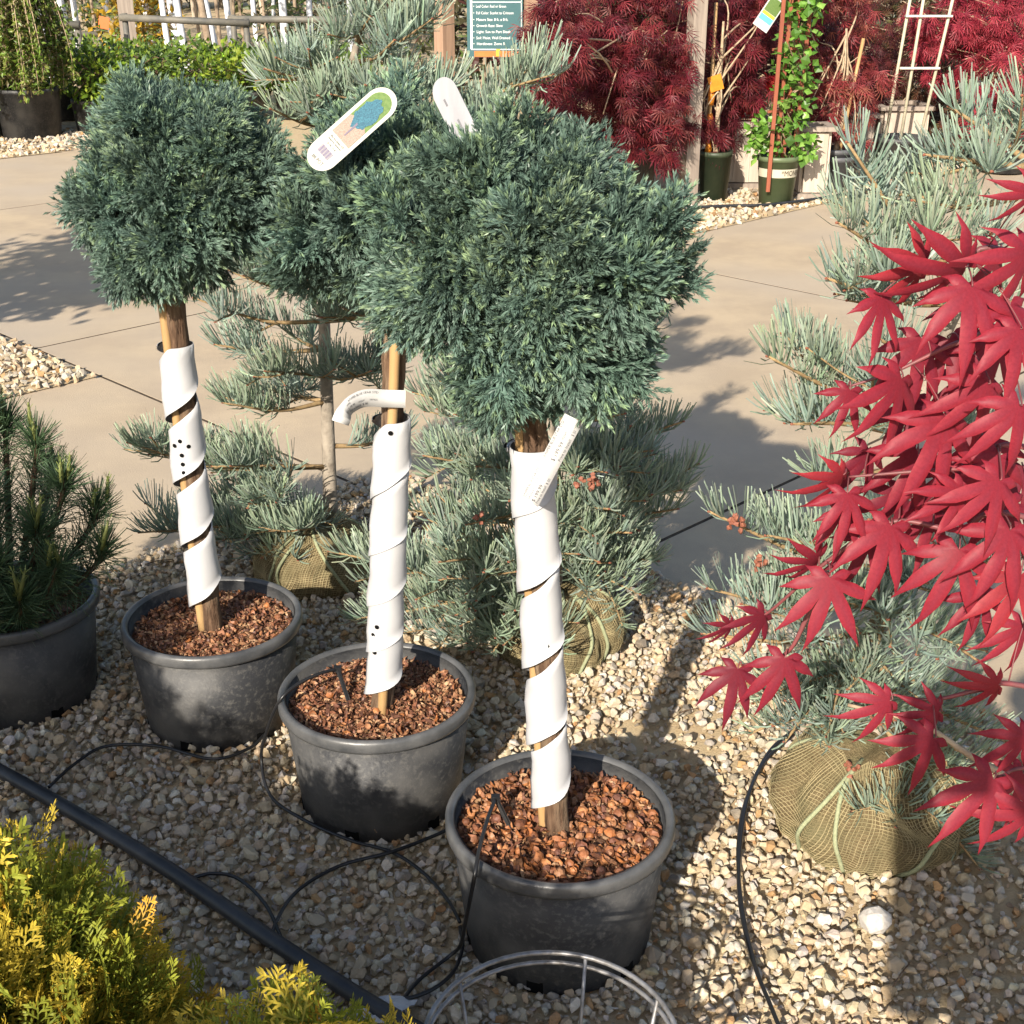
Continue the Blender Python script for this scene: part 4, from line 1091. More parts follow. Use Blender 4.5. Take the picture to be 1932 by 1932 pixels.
# oval-ended picture label in the middle crown
def stadium(L, hw, n=14):
    a = np.linspace(-PI / 2, PI / 2, n); P = [(L / 2 - hw + hw * math.cos(t), hw * math.sin(t)) for t in a] + [(-L / 2 + hw + hw * math.cos(t + PI), hw * math.sin(t + PI)) for t in a]
    return np.array(P)
def plate(mb, P2d, o, X, Y, N, z0, z1_, m=0):
    n = len(P2d); c = P2d.mean(0)
    V = [o + X * x + Y * y + N * z1_ for x, y in P2d] + [o + X * x + Y * y + N * z0 for x, y in P2d] + [o + X * c[0] + Y * c[1] + N * z1_, o + X * c[0] + Y * c[1] + N * z0]
    F = []
    for i in range(n):
        j = (i + 1) % n; F += [(2 * n, i, j), (2 * n + 1, n + j, n + i), (i, n + i, n + j), (i, n + j, j)]
    mb.add(V, F, None, m)
La = D(604, 297, 1.93); Lb = D(724, 190, 1.955); Xl = nrm(Lb - La); Nl = -VIEW * 1.0 + np.array((-.15, 0, .3)); Nl = nrm(Nl - Xl * np.dot(Nl, Xl)); Yl = np.cross(Nl, Xl); oc = (La + Lb) / 2; LL = np.linalg.norm(Lb - La) + .036
m_ = MB(); plate(m_, stadium(LL, .0255, 20), oc, Xl, Yl, Nl, -.0006, 0)
lab = tag(m_.obj('plant_label', M_card), 'oval-ended cream plant label with a blue tree picture in the middle crown', 'plant label')
def lab_piece(name, P2d, z, matl):
    m_ = MB(); plate(m_, np.asarray(P2d), oc, Xl, Yl, Nl, z - .0002, z); m_.obj(name, matl, lab)
ov = stadium(LL - .016, .0195, 20)
lab_piece('printed_picture', [(-.022, -.0195), *[tuple(p) for p in ov if p[0] > 0], (-.022, .0195)], .0005, M_greenprint)
lab_piece('printed_gravel', [(-.022, -.0193), (.010, -.0193), (.016, -.010), (.011, .002), (.017, .011), (.012, .0193), (-.022, .0193)], .0008, M_tanprint)
aa = np.linspace(0, 6.283, 40)[:-1]
lab_piece('printed_tree', [(.030 + (.027 + .0022 * math.sin(5 * t) + .0016 * math.sin(11 * t + 1)) * math.cos(t), (.0165 + .0015 * math.sin(7 * t) + .001 * math.sin(13 * t)) * math.sin(t)) for t in aa], .0011, M_blueprint)
lab_piece('printed_trunk', [(-.014, -.0012), (.010, -.0020), (.012, .0014), (-.014, .0008)], .0013, M_barkprint)
def lfn(ox, oy, rot):
    def fn(x, y): return oc + Xl * (ox + y * rot) + Yl * (oy - x * rot) + Nl * .0006
    return fn
tx = MB()
for (s_, sz, ox, oy, wd) in (('Blue Star Juniper STD', .0046, -.0275, .0150, .030), ('Juniperus squamata', .0040, -.0320, .0150, .029), ('42 MC 7/2 R', .0040, -.0385, .0100, .019), ('#6 POT', .0085, -.0655, .0115, .0235)):
    add_text(tx, s_, sz, lfn(ox, oy, 1), wd)
tx.obj('print', M_ink, lab)
bc = MB()
for i in range(14):
    y0 = .0125 - i * .0018; ww = .0005 + .0008 * ((i * 7) % 3) / 2
    box(bc, oc + Xl * -.0500 + Yl * y0 + Nl * .0006, (.012, ww, .0003), Xl, Yl, Nl)
bc.obj('barcode', mat('barcode_ink', (.16, .13, .22), rough=.6), lab)
# white tag seen from the back, in front of the sign
Wa = D(836, 168, 1.90); Wb = D(882, 262, 1.88); Xw = nrm(Wb - Wa); Nw = nrm(-VIEW + CR * -.9 - Xw * np.dot(-VIEW + CR * -.9, Xw)); Yw = np.cross(Nw, Xw)
m_ = MB(); plate(m_, stadium(np.linalg.norm(Wb - Wa) + .03, .0215), (Wa + Wb) / 2, Xw, Yw, Nw, -.0006, 0)
wt = tag(m_.obj('plant_label', mat('label_back', (.34, .34, .36), (.28, .28, .30), 30, .6, stretch=(1, 1, .2))), 'plain white plant label turned edgewise on top of the crowns', 'plant label')
m_ = MB(); box(m_, (Wa + Wb) / 2 - Xw * .02 - Yw * .006 + Nw * .0003, (.010, .003, .0004), Xw, Yw, Nw); box(m_, (Wa + Wb) / 2 + Xw * .015 + Nw * .0003, (.014, .003, .0004), Xw, Yw, Nw); m_.obj('print', M_ink_soft, wt)

# ------------------------------------------------------------------ background helpers
def leaf4(l=1.0, w_=.45, bend=.15):
    V = np.array([(0, 0, 0), (-w_ / 2, l * .45, -bend * .3), (0, l * .5, .04), (w_ / 2, l * .45, -bend * .3), (0, l, -bend)])
    return V, np.array([(0, 1, 2), (0, 2, 3), (1, 4, 2), (2, 4, 3)]), np.ones((5, 3))
def lace_leaf():
    V = []; F = []
    for a, l in zip((-80, -50, -24, 0, 24, 50, 80), (.55, .8, .95, 1, .95, .8, .55)):
        th = R(a); d = np.array((math.sin(th), math.cos(th))); s_ = np.array((d[1], -d[0])); q = len(V)
        for t, w_ in ((.0, .012), (.55, .036), (1.0, 0)):
            for sd in ((-1, 1) if w_ else (0,)): p = d * l * t + s_ * w_ * sd; V.append((p[0], p[1], -.35 * (l * t) ** 2))
        F += [(q, q + 1, q + 3), (q, q + 3, q + 2), (q + 2, q + 3, q + 4)]
    return np.array(V), np.array(F), np.ones((len(V), 3))
LEAF4 = leaf4(); LACE = lace_leaf()
V_, F_, C_ = maple_leaf(77, .3, 1.0); REDT = (V_, F_, np.ones((len(V_), 3)))
def small_pot(root, x, y, r, h, mp, taper=.78):
    m_ = MB(); z0 = .012
    lathe(m_, [(0, 0), (r * taper, 0), (r * .97, h - .03), (r, h - .03), (r, h), (r - .012, h), (r - .016, h - .04), (0, h - .045)], 28, (x, y, z0))
    m_.obj('pot', mp, root, True); return z0 + h - .045
def foliage(mb, T, blobs, n, size, cols, droop=0.0, outward=.6, clump=0.0, seed=0, jit=.3):
    for b in blobs:
        k = int(n * b[6]) if len(b) > 6 else n
        d = rvec(k); rr = rng.random((k, 1)) ** .45
        if clump:
            cl = rvec(max(6, k // 22)) * (rng.random((max(6, k // 22), 1)) ** .35); base = cl[rng.integers(0, len(cl), k)]
            q = base + rng.normal(size=(k, 3)) * clump; d = nrm(q + 1e-4); P = np.array(b[:3]) + q * np.array(b[3:6])
        else:
            P = np.array(b[:3]) + d * rr * np.array(b[3:6])
        dr = nrm(d * outward + rng.normal(size=(k, 3)) * jit + np.array((0, 0, -droop)))
        s_, d_, n_ = frame(dr, nrm(np.array((0, -.4, 1.)) + .5 * rng.normal(size=(k, 3))))
        cc = np.asarray(cols)[rng.integers(0, len(cols), k)] * (.7 + .6 * rng.random((k, 1)))
        scatter(mb, T, P, s_, d_, n_, size * (.65 + .7 * rng.random(k)), cc)
def skeleton(mb, base, z_top, blobs, n, r0, lean=(0, 0)):
    top = np.array((base[0] + lean[0], base[1] + lean[1], z_top)); b0 = np.array(base)
    tube(mb, catmull([b0, (b0 + top) / 2 + rng.normal(size=3) * .02, top], 5), np.linspace(r0, r0 * .4, 11), 7)
    for i in range(n):
        b = blobs[rng.integers(0, len(blobs))]; p = np.array(b[:3]) + rvec(1)[0] * np.array(b[3:6]) * .8
        a = b0 * .45 + top * .55 + (top - b0) * rng.uniform(-.3, .4)
        tube(mb, catmull([a, (a + p) / 2 + np.array((0, 0, .06)) + rng.normal(size=3) * .03, p], 4), np.linspace(r0 * .4, .003, 9), 5)

# ------------------------------------------------------------------ right background: maples, posts, planters
LACEC = [(.135, .014, .022), (.10, .012, .020), (.18, .022, .028), (.07, .009, .014), (.15, .032, .028)]
LACEB = [(.28, .025, .042), (.22, .02, .036), (.33, .045, .06)]
def lace_maple(label, px, py, Y, pot, blobs_px, cols, n, size=.075, h=1.5, group='red laceleaf maples in the far bed', T=LACE, pot_m=M_plastic, droop=.75):
    base = G(px, py); base[2] = 0
    root = thing('laceleaf_maple', (base[0], base[1], 0), label, 'maple tree', group)
    zs = small_pot(root, base[0], base[1], pot[0], pot[1], pot_m)
    blobs = []
    for (x, y, wpx, hpx, dy, fr) in blobs_px:
        c = D(x, y, base[1] + dy); dep = c[1] * math.cos(PITCH) - (c[2] - CAM_H) * math.sin(PITCH)
        blobs.append((c[0], c[1], c[2], wpx * dep / FPX, .75 * wpx * dep / FPX, hpx * dep / FPX * 1.02, fr))
    m_ = MB(); foliage(m_, T, blobs, n, size, cols, droop=droop, clump=.125, jit=.5); m_.obj('foliage', M_lace, root)
    m_ = MB(); skeleton(m_, (base[0], base[1], zs - .02), max(zs + .3, max(b[2] for b in blobs)), blobs, 26, .018); m_.obj('branches', M_tan_branch, root, True)
lace_maple('large dark red laceleaf maple behind the biggest juniper crown', 1175, 390, 8.6, (.21, .36), [(1160, 60, 150, 95, 0, .45), (1120, 170, 120, 90, -.2, .3), (1230, 200, 95, 90, -.1, .3), (1190, 280, 80, 60, -.1, .15), (1045, 70, 62, 85, -.75, .22), (1230, 40, 110, 90, .1, .25), (1020, 150, 45, 45, -.8, .1)], LACEC, 2600)
lace_maple('dark red laceleaf maple shading the pale fence boards', 1345, 378, 8.9, (.105, .29), [(1370, 60, 85, 100, .3, .5), (1360, 180, 70, 80, .3, .35), (1330, 250, 45, 50, 0, .2), (1420, 30, 70, 80, .6, .3)], LACEC, 1500, pot_m=M_dkgreen_pot)
lace_maple('bright scarlet maple with small star leaves behind the red trellis', 1450, 345, 9.2, (.13, .25), [(1420, 150, 34, 45, -.1, .5), (1410, 205, 26, 25, -.1, .25), (1540, 180, 14, 60, 0, .12)], [(.75, .045, .05), (.62, .035, .045), (.85, .10, .07)], 200, size=.062, T=REDT, droop=.2)
lace_maple('reddish brown laceleaf maple between the trellises', 1568, 360, 9.0, (.13, .26), [(1560, 50, 85, 80, .2, .45), (1590, 150, 75, 75, .1, .4), (1540, 220, 45, 45, 0, .15), (1610, 235, 45, 40, 0, .15)], [(.26, .04, .045), (.20, .035, .035), (.24, .075, .05), (.15, .025, .03)], 1500, pot_m=M_grey_pot)
lace_maple('bright crimson laceleaf maple above the fir tips', 1890, 325, 9.2, (.2, .33), [(1850, 40, 120, 70, 0, .5), (1890, 120, 90, 60, -.1, .35), (1880, 220, 80, 50, -.1, .25), (1780, 50, 60, 60, .1, .2), (1800, 130, 50, 50, .1, .12)], LACEB, 1700)
lace_maple('dull brown-red maple behind the bamboo ladder trellis', 1790, 300, 10.6, (.2, .33), [(1770, 220, 120, 70, 0, .5), (1730, 120, 110, 90, .2, .5), (1680, 60, 90, 80, .3, .3)], [(.12, .05, .028), (.16, .045, .03), (.10, .09, .03), (.08, .035, .022)], 1700, size=.07)
lace_maple('shaded dark maple at the back of the far bed', 1480, 318, 10.8, (.2, .33), [(1480, 80, 170, 110, 0, .6), (1320, 120, 120, 120, .2, .4), (1100, 120, 150, 120, .6, .4), (1620, 120, 120, 110, .3, .4)], [(.07, .014, .018), (.05, .012, .014), (.09, .02, .02)], 2200, size=.085)
# leafy dark hedge closing the bed
hd = thing('hedge', (3.2, 13.4, 0), 'dark leafy hedge closing off the far bed behind the maples', 'hedge')
m_ = MB(); foliage(m_, LEAF4, [(x, 13.2 + rng.normal() * .3, .95, .85, .5, 1.0, 1) for x in np.linspace(-.3, 7.0, 11)], 900, .13, [(.05, .045, .02), (.035, .05, .02), (.07, .06, .025), (.06, .025, .02)], outward=.5, jit=.8); m_.obj('foliage', M_green, hd)
m_ = MB()
for x in np.linspace(-.3, 7.0, 22): tube(m_, catmull([(x, 13.2, 0), (x + .05, 13.25, .7), (x - .05, 13.2, 1.6)], 4), np.linspace(.025, .008, 9), 6)
m_.obj('stems', M_browntrunk, hd, True)

def post(px, py, w_, h, label, matl, rot=0.0, name='wooden_post', group='timber posts in the far beds'):
    b = G(px, py); m_ = MB(); X = (math.cos(rot), math.sin(rot), 0); Y = (-math.sin(rot), math.cos(rot), 0)
    box(m_, (b[0], b[1], h / 2), (w_, w_, h), X, Y); tag(m_.obj(name, matl, None, loc=(b[0], b[1], 0)), label, 'post', group)
post(1297, 388, .085, 2.4, 'weathered grey square post rising through the dark red maple', M_wood, .35)
post(843, 318, .10, 2.3, 'tan timber post on one side of the teal plant sign', M_woodpink, .7)
post(1000, 330, .075, 2.3, 'slim tan timber post holding the far edge of the teal sign', M_woodpink, .2)
# sign
sg = G(930, 325); Ys = sg[1]; dep = D(935, 60, Ys)
def sp(x, y): return D(x, y, Ys - .08)
srt = thing('plant_sign', tuple(sp(940, 60)), 'dark teal plant care sign with an orange bottom band', 'sign')
def sboard(name, x0, x1, y0, y1, off, t, matl):
    a = sp(x0, y1); b = sp(x1, y0); m_ = MB(); box(m_, ((a[0] + b[0]) / 2, Ys - .08 - off, (a[2] + b[2]) / 2), (b[0] - a[0], t, b[2] - a[2])); return m_.obj(name, matl, srt)
sboard('board', 882, 987, -140, 108, 0, .02, M_teal)
sboard('orange_band', 895, 987, 96, 107, .012, .006, M_orange)
for y in (4, 93): sboard('white_line', 889, 984, y - .8, y + .8, .012, .004, M_white)
sboard('white_line', 888, 889.3, -130, 92, .012, .004, M_white); sboard('white_line', 983, 984.3, -130, 92, .012, .004, M_white)
sboard('emblem', 936, 944, 92, 106, .016, .004, M_yellow)
tx = MB(); k_ = (sp(1000, 0)[0] - sp(900, 0)[0]) / 100
for y, s_, wd in ((12, '•  Leaf Color: Red or Green', 62), (24.5, '•  Fall Color: Scarlet to Crimson', 76), (37, '•  Mature Size: 8 ft. x 8 ft.', 66), (48.5, '•  Growth Rate: Slow', 56), (60, '•  Light: Sun to Part Shade', 72), (71.5, '•  Soil: Moist, Well Drained', 70), (82.5, '•  Hardiness: Zone 5', 60), (-8, 'JAPANESE MAPLE', 70)):
    p0 = sp(893, y); add_text(tx, s_, 7 * k_, (lambda q: (lambda x, yy: np.array((q[0] + x, Ys - .0932, q[2] + yy))))(p0), wd * k_)
tx.obj('lettering', M_white, srt)

# planter boxes of pale boards
def planter(px0, px1, py, h, label, depth=.38):
    a = G(px0, py); b = G(px1, py); w_ = b[0] - a[0]; c = (a + b) / 2; root = thing('wooden_planter', (c[0], c[1] + depth / 2, 0), label, 'planter', 'pale wooden planter boxes')
    nb = max(2, int(round(w_ / .13)))
    for side, (ox, oy, ww, X, Y) in enumerate(((0, 0, w_, (1, 0, 0), (0, 1, 0)), (0, depth, w_, (1, 0, 0), (0, 1, 0)), (-w_ / 2, depth / 2, depth, (0, 1, 0), (-1, 0, 0)), (w_ / 2, depth / 2, depth, (0, 1, 0), (-1, 0, 0)))):
        k = nb if side < 2 else 3
        for i in range(k):
            t = (i + .5) / k - .5; m_ = MB(); X_ = np.array(X)
            box(m_, np.array((c[0] + ox, c[1] + oy, .04 + h / 2 - .02)) + X_ * t * (ww - .03), (ww / k - .012, .02 + .004 * (i % 2), h - .06), X, Y); m_.obj('board', M_cedar, root)
    for (ox, oy, sx, sy) in ((0, -.012, w_ + .06, .06), (0, depth + .012, w_ + .06, .06), (-w_ / 2 - .005, depth / 2, .055, depth - .04), (w_ / 2 + .005, depth / 2, .055, depth - .04)):
        m_ = MB(); box(m_, (c[0] + ox, c[1] + oy, h + .012), (sx, sy, .026)); m_.obj('cap', M_wood, root)
        m_ = MB(); box(m_, (c[0] + ox, c[1] + oy, .026), (sx - .01, sy - .01, .036)); m_.obj('plinth', M_wood, root)
    m_ = MB(); box(m_, (c[0], c[1] + depth / 2, h - .06), (w_ - .06, depth - .06, .02)); m_.obj('soil', M_soil, root)
planter(1345, 1445, 358, .40, 'wide pale board planter behind the dark green pot', .4)
planter(1508, 1556, 378, .42, 'narrow pale pedestal planter beside the green pot', .2)
planter(1655, 1740, 318, .40, 'shaded board planter behind the bamboo ladder pot', .35)
planter(1560, 1640, 322, .36, 'dim board planter behind the grey pot', .35)

# green pot with red trellis and vine
gp = G(1462, 386); gr = thing('trellis_vine', (gp[0], gp[1], 0), 'green lettered pot with a red trellis and climbing vine', 'potted vine')
m_ = MB(); r, h = .125, .285; lathe(m_, [(0, 0), (r * .80, 0), (r * .97, h - .03), (r * 1.03, h - .03), (r * 1.03, h), (r - .008, h), (r - .012, h - .03), (0, h - .035)], 40, (gp[0], gp[1], .012)); po = m_.obj('pot', M_green_pot, gr, True)
def pr(z): return (r * .80 + (r * .97 - r * .80) * z / (h - .03)) + .0015
m_ = MB(); lathe(m_, [(pr(.165), .165), (pr(.215), .215)], 40, (gp[0], gp[1], .012)); bd = m_.obj('label_band', mat('cream_band', (.46, .42, .32), rough=.5), po, True); bd.location = (0, 0, 0)
tx = MB()
def cyl(th0, z0, rr):
    def fn(x, y): th = th0 + x / rr; return np.array((gp[0] + rr * math.cos(th), gp[1] + rr * math.sin(th), .012 + z0 + y))
    return fn
add_text(tx, '*MONROVIA', .044, cyl(-PI / 2 + .02, .19, pr(.19) + .002), .22); to = tx.obj('lettering', mat('brown_print', (.04, .025, .015), rough=.6), po); to.location = (0, 0, 0)
tp = [(-.075, -.13), (-.02, -.02), (.03, .02), (.085, -.02), (.02, .10)]
for i, (ox, oy) in enumerate(tp):
    m_ = MB(); bar(m_, (gp[0] + ox, gp[1] + oy, .10 if i == 0 else .26), (gp[0] + ox * 1.15 + .035, gp[1] + oy * .6, 1.75), .022, .018); m_.obj('trellis_bar', M_redwood, gr)
for z in (.55, .9, 1.25, 1.6):
    m_ = MB(); bar(m_, (gp[0] - .09, gp[1] - .02, z), (gp[0] + .14, gp[1] - .01, z + .01), .018, .014, (0, 0, 1)); m_.obj('trellis_bar', M_redwood, gr)
m_ = MB(); VG = [(.09, .20, .025), (.14, .28, .04), (.06, .14, .02), (.20, .34, .07)]
foliage(m_, leaf4(1, .9, .2), [(gp[0] + .05, gp[1] - .03, .75, .13, .10, .55, 1), (gp[0] + .1, gp[1], 1.3, .14, .10, .4, .7), (gp[0] - .12, gp[1] - .08, .40, .10, .06, .13, .35), (gp[0] + .15, gp[1] - .05, .35, .08, .05, .09, .15)], 330, .055, VG, jit=.9); m_.obj('vine_leaves', M_green, gr)
m_ = MB()
for k in range(4): tube(m_, [(gp[0] + .05 + .05 * math.sin(t * 5 + k), gp[1] - .02 + .05 * math.cos(t * 5 + k), .26 + t * .38) for t in np.linspace(0, 3.6, 26)], .004, 5)
m_.obj('vine_stem', M_bark, gr, True)
# hanging picture card beside the trellis
ca = D(1452, 25, 8.3); m_ = MB(); Xc = nrm((.55, .1, .83)); Nc = nrm(np.cross(Xc, (1, 0, -.6))); Nc = Nc if Nc[1] < 0 else -Nc; Yc = np.cross(Nc, Xc)
box(m_, ca, (.20, .10, .003), Xc, Yc, Nc); cd = tag(m_.obj('plant_label', M_paper), 'hanging white plant card with green picture and blue stripe by the red trellis', 'plant label')
for x0, x1, mm, nm in ((.0, .085, M_greenprint, 'printed_leaves'), (-.02, -.002, M_yellow, 'yellow_stripe'), (-.055, -.022, mat('print_blue', (.10, .38, .62), rough=.4), 'blue_stripe')):
    m_ = MB(); box(m_, ca + Xc * (x0 + x1) / 2 + Nc * .002, (x1 - x0, .085, .002), Xc, Yc, Nc); m_.obj(nm, mm, cd)

# other pots in the far right bed
def stake_pot(px, py, r, h, mp, label, stake=None, cat='pot', group='nursery pots in the far bed', ymat=M_yellow):
    b = G(px, py); root = thing('nursery_pot', (b[0], b[1], 0), label, cat, group); zs = small_pot(root, b[0], b[1], r, h, mp)
    if stake:
        m_ = MB(); tube(m_, [(b[0], b[1], zs - .03), (b[0] + stake[0] * .5, b[1], zs + stake[1] * .5), (b[0] + stake[0], b[1], zs + stake[1])], .011, 8); m_.obj('stake', ymat, root, True)
    return root, b, zs
rt, b, zs = stake_pot(1574, 362, .105, .215, M_grey_pot, 'grey pot with a yellow bamboo cane beside the pedestal planter', (.09, .75), group=None, ymat=M_bamboo)
rt, b, zs = stake_pot(1545, 352, .09, .20, M_plastic, 'small black pot in the shade behind the grey pot', None, group=None)
rt, b, zs = stake_pot(1690, 338, .175, .27, M_plastic, 'black pot holding a bamboo ladder trellis', None, group=None)
for dx0, dx1 in ((-.105, .0), (.0, .075), (.125, .30)):
    m_ = MB(); tube(m_, [(b[0] + dx0, b[1], zs - .02), (b[0] + (dx0 + dx1) / 2, b[1], zs + .7), (b[0] + dx1, b[1], zs + 1.45)], .011, 7); m_.obj('cane', mat('pale_cane', (.50, .46, .34), (.40, .36, .26), 20, .6), rt, True)
for z, x0, x1 in ((.48, -.06, .20), (.80, -.06, .24), (1.15, -.05, .42)):
    m_ = MB(); bar(m_, (b[0] + x0, b[1] - .015, zs + z), (b[0] + x1, b[1] - .015, zs + z), .035, .012, (0, 0, 1)); m_.obj('crossbar', mat('pale_slat', (.60, .57, .48), (.50, .46, .38), 20, .7), rt)
# yellow ribbon stakes standing in the maples
for (x, y, zt, lab_, ln_) in ((1330, 378, 1.15, 'orange-ribboned cane standing in the dark green pot', .0), (1225, 380, 1.6, 'yellow-taped cane inside the large laceleaf maple', .05)):
    b = G(x, y); m_ = MB(); root = thing('ribbon_cane', (b[0], b[1], 0), lab_, 'cane')
    tube(m_, [(b[0], b[1], .2), (b[0] + ln_, b[1], zt)], .011, 7); m_.obj('cane', M_bamboo, root, True)
    for k, z in enumerate((.32, .47, .62) if zt < 1.2 else (.55, .95, 1.2, 1.4)):
        m_ = MB(); t = (z - .2) / (zt - .2); cx = b[0] + ln_ * t; tube(m_, [(cx, b[1], z - .05), (cx + .004, b[1], z), (cx, b[1], z + .05)], [.018, .022, .015], 8); m_.obj('ribbon', M_ribbon if zt < 1.2 else M_yellow, root, True)
    if zt < 1.2:
        m_ = MB(); box(m_, (b[0] + .02, b[1] - .03, .70), (.085, .004, .09), nrm((1, .2, .3)), nrm((-.2, 1, 0)), nrm((-.3, 0, 1))); m_.obj('flag', M_ribbon, root)
line([(1290, 392, .03), (1380, 388, .03), (1450, 386, .03), (1560, 372, .03), (1640, 358, .03)], .009, 'far_drip_line', 'black drip line along the foot of the far pots', 'pipe', M_pipe)

# ------------------------------------------------------------------ left background
WG = [(.12, .19, .025), (.09, .15, .025), (.17, .20, .04), (.13, .11, .04)]
def weeper(px, py, r, h, ht, label, n=60):
    b = G(px, py); root = thing('weeping_shrub', (b[0], b[1], 0), label, 'potted shrub', None)
    zs = small_pot(root, b[0], b[1], r, h, M_plastic, .86); wood = MB(); lf = MB()
    tube(wood, catmull([(b[0], b[1], zs - .03), (b[0] - .03, b[1], ht * .6), (b[0], b[1], ht)], 5), np.linspace(.024, .014, 11), 7)
    sk = MB(); tube(sk, [(b[0] + .16, b[1] - .02, zs - .03), (b[0] + .10, b[1], ht * 1.02)], .012, 6); sk.obj('stake', M_bamboo, root, True)
    for k in range(n):
        th = rng.random() * 6.283; rr = rng.uniform(.12, .48)
        a = np.array((b[0], b[1], ht * rng.uniform(.88, 1.0))); c1 = a + np.array((math.cos(th) * rr * .6, math.sin(th) * rr * .6, .10)); e = np.array((b[0] + math.cos(th) * rr, b[1] + math.sin(th) * rr, rng.uniform(.25, .8)))
        path = catmull([a, c1, c1 * .4 + e * .6 + np.array((math.cos(th), math.sin(th), 0)) * .06, e], 5); tube(wood, path, np.linspace(.005, .002, len(path)), 4)
        m = 110; t = rng.random(m) * (len(path) - 5) + 3.9; i0 = np.minimum(t.astype(int), len(path) - 2); P = path[i0] + (path[i0 + 1] - path[i0]) * (t - i0)[:, None] + rng.normal(size=(m, 3)) * .012
        s_, d_, n_ = frame(nrm(rvec(m) + np.array((0, 0, -.5))), rvec(m)); cc = np.asarray(WG)[rng.integers(0, 4, m)] * (.7 + .7 * rng.random((m, 1)))
        scatter(lf, LEAF4, P, s_, d_, n_, .032 + .03 * rng.random(m), cc)
    wood.obj('branches', M_tan_branch, root, True); lf.obj('foliage', M_green, root)
weeper(62, 259, .27, .38, 1.15, 'weeping feathery shrub trailing over a big black pot by the path', 120)
weeper(-42, 262, .25, .38, 1.2, 'weeping feathery shrub in the second big black pot', 90)
SG = [(.10, .17, .012), (.15, .23, .02), (.06, .11, .012), (.22, .28, .03)]
def shrub(px, py, r, top, label, cols=SG, pot=(.19, .3), n=900, size=.06, group='glossy green shrubs in a row of black pots'):
    b = G(px, py); root = thing('green_shrub', (b[0], b[1], 0), label, 'shrub', group); zs = small_pot(root, b[0], b[1], pot[0], pot[1], M_plastic, .86)
    zc = (zs + top) / 2; m_ = MB(); foliage(m_, leaf4(1, .55, .1), [(b[0], b[1], zc + .03, r, r * .9, (top - zs) / 2 + .04, 1)], n, size, cols, outward=.8, clump=.17, jit=.6); m_.obj('foliage', M_green, root)
    m_ = MB(); skeleton(m_, (b[0], b[1], zs - .03), top - .1, [(b[0], b[1], zc, r, r, (top - zs) / 2)], 16, .012); m_.obj('stems', M_bark, root, True)
shrub(185, 250, .40, .64, 'bright glossy green shrub beside the weeping shrub pot', n=1300, pot=(.19, .26))
for i, (x, y, r, tp) in enumerate(((285, 240, .42, .66), (375, 232, .44, .60), (130, 226, .42, .58), (470, 226, .44, .58), (560, 224, .42, .56), (230, 212, .44, .60), (340, 208, .44, .56), (-20, 224, .42, .58), (640, 215, .42, .55), (440, 200, .44, .52))):
    shrub(x, y, r, tp, 'glossy green shrub in the potted row behind the left juniper', cols=SG if i % 2 else [(.08, .14, .02), (.12, .18, .03), (.05, .09, .015)], n=900, pot=(.19, .24))
# yellow flowering bush far behind
shrub(272, 150, .45, .85, 'yellow blossoming bush among the white trunks', [(.40, .25, .02), (.33, .20, .02), (.20, .18, .03)], n=700, size=.09, group=None)
# rails on posts
def rail(px0, py0, px1, py1, Y, r, label, group='grey training rails among the white trunks'):
    a = D(px0, py0, Y); b = D(px1, py1, Y); root = thing('tree_rail', (a[0], a[1], 0), label, 'rail', group)
    m_ = MB(); tube(m_, [a, (a + b) / 2, b], r, 8); m_.obj('pipe', M_rail, root, True)
    for t in (.03, .97):
        p = a * (1 - t) + b * t; m_ = MB(); tube(m_, [(p[0], p[1] + .04, 0), (p[0], p[1] + .04, p[2] + .04)], .03, 8); m_.obj('support', M_rail, root, True)
rail(-60, 34, 150, 48, 13.4, .034, 'grey training rail crossing behind the weeping shrubs', None)
rail(226, 33, 470, 44, 13.9, .034, 'grey training rail running behind the wooden post', None)
rail(430, 36, 700, 38, 14.3, .034, 'grey training rail reaching toward the tall fir', None)
rail(20, 66, 190, 64, 16.5, .03, 'lower farther rail behind the glossy shrubs', None)
post(255, 183, .15, 2.6, 'round-edged grey timber post among the green shrubs', M_wood, .3)
# trunks: px at the foot, lean per metre, width
def staked_tree(px, py, w_, lean, label, matl, group, hcr=2.5, cr=.7):
    b = G(px, py); root = thing('staked_tree', (b[0], b[1], 0), label, 'young tree', group); H_ = hcr
    m_ = MB(); P = [(b[0] + lean * z + .012 * math.sin(z * 3 + px), b[1], z) for z in np.linspace(0, H_, 12)]
    tube(m_, P, np.linspace(w_ / 2, w_ * .34, 12), 8); m_.obj('trunk', matl, root, True)
    m_ = MB(); tp_ = P[-1]; foliage(m_, leaf4(1, .6, .1), [(tp_[0], tp_[1], tp_[2] + .15, cr, cr, .55, 1)], 260, .11, [(.10, .16, .03), (.13, .18, .04), (.08, .12, .03)], outward=.6, clump=.2, jit=.7); m_.obj('crown', M_green, root)
    m_ = MB(); skeleton(m_, (tp_[0], tp_[1], tp_[2] - .4), tp_[2] + .5, [(tp_[0], tp_[1], tp_[2] + .15, cr * .8, cr * .8, .45)], 8, .018); m_.obj('limbs', M_browntrunk, root, True)
rt_ = [(8, 150, .11, -.07), (112, 190, .10, -.14), (140, 130, .13, -.09), (156, 125, .085, -.04), (215, 118, .055, -.02), (300, 150, .085, -.10), (330, 160, .07, -.06), (345, 150, .10, -.09), (362, 160, .085, -.10), (415, 148, .10, -.13), (440, 120, .085, -.05), (487, 100, .075, -.02), (545, 140, .10, -.04), (590, 110, .09, -.03), (665, 120, .08, -.02), (60, 110, .07, -.08), (260, 90, .06, -.03), (395, 90, .06, -.03), (520, 80, .06, 0), (620, 70, .06, 0)]
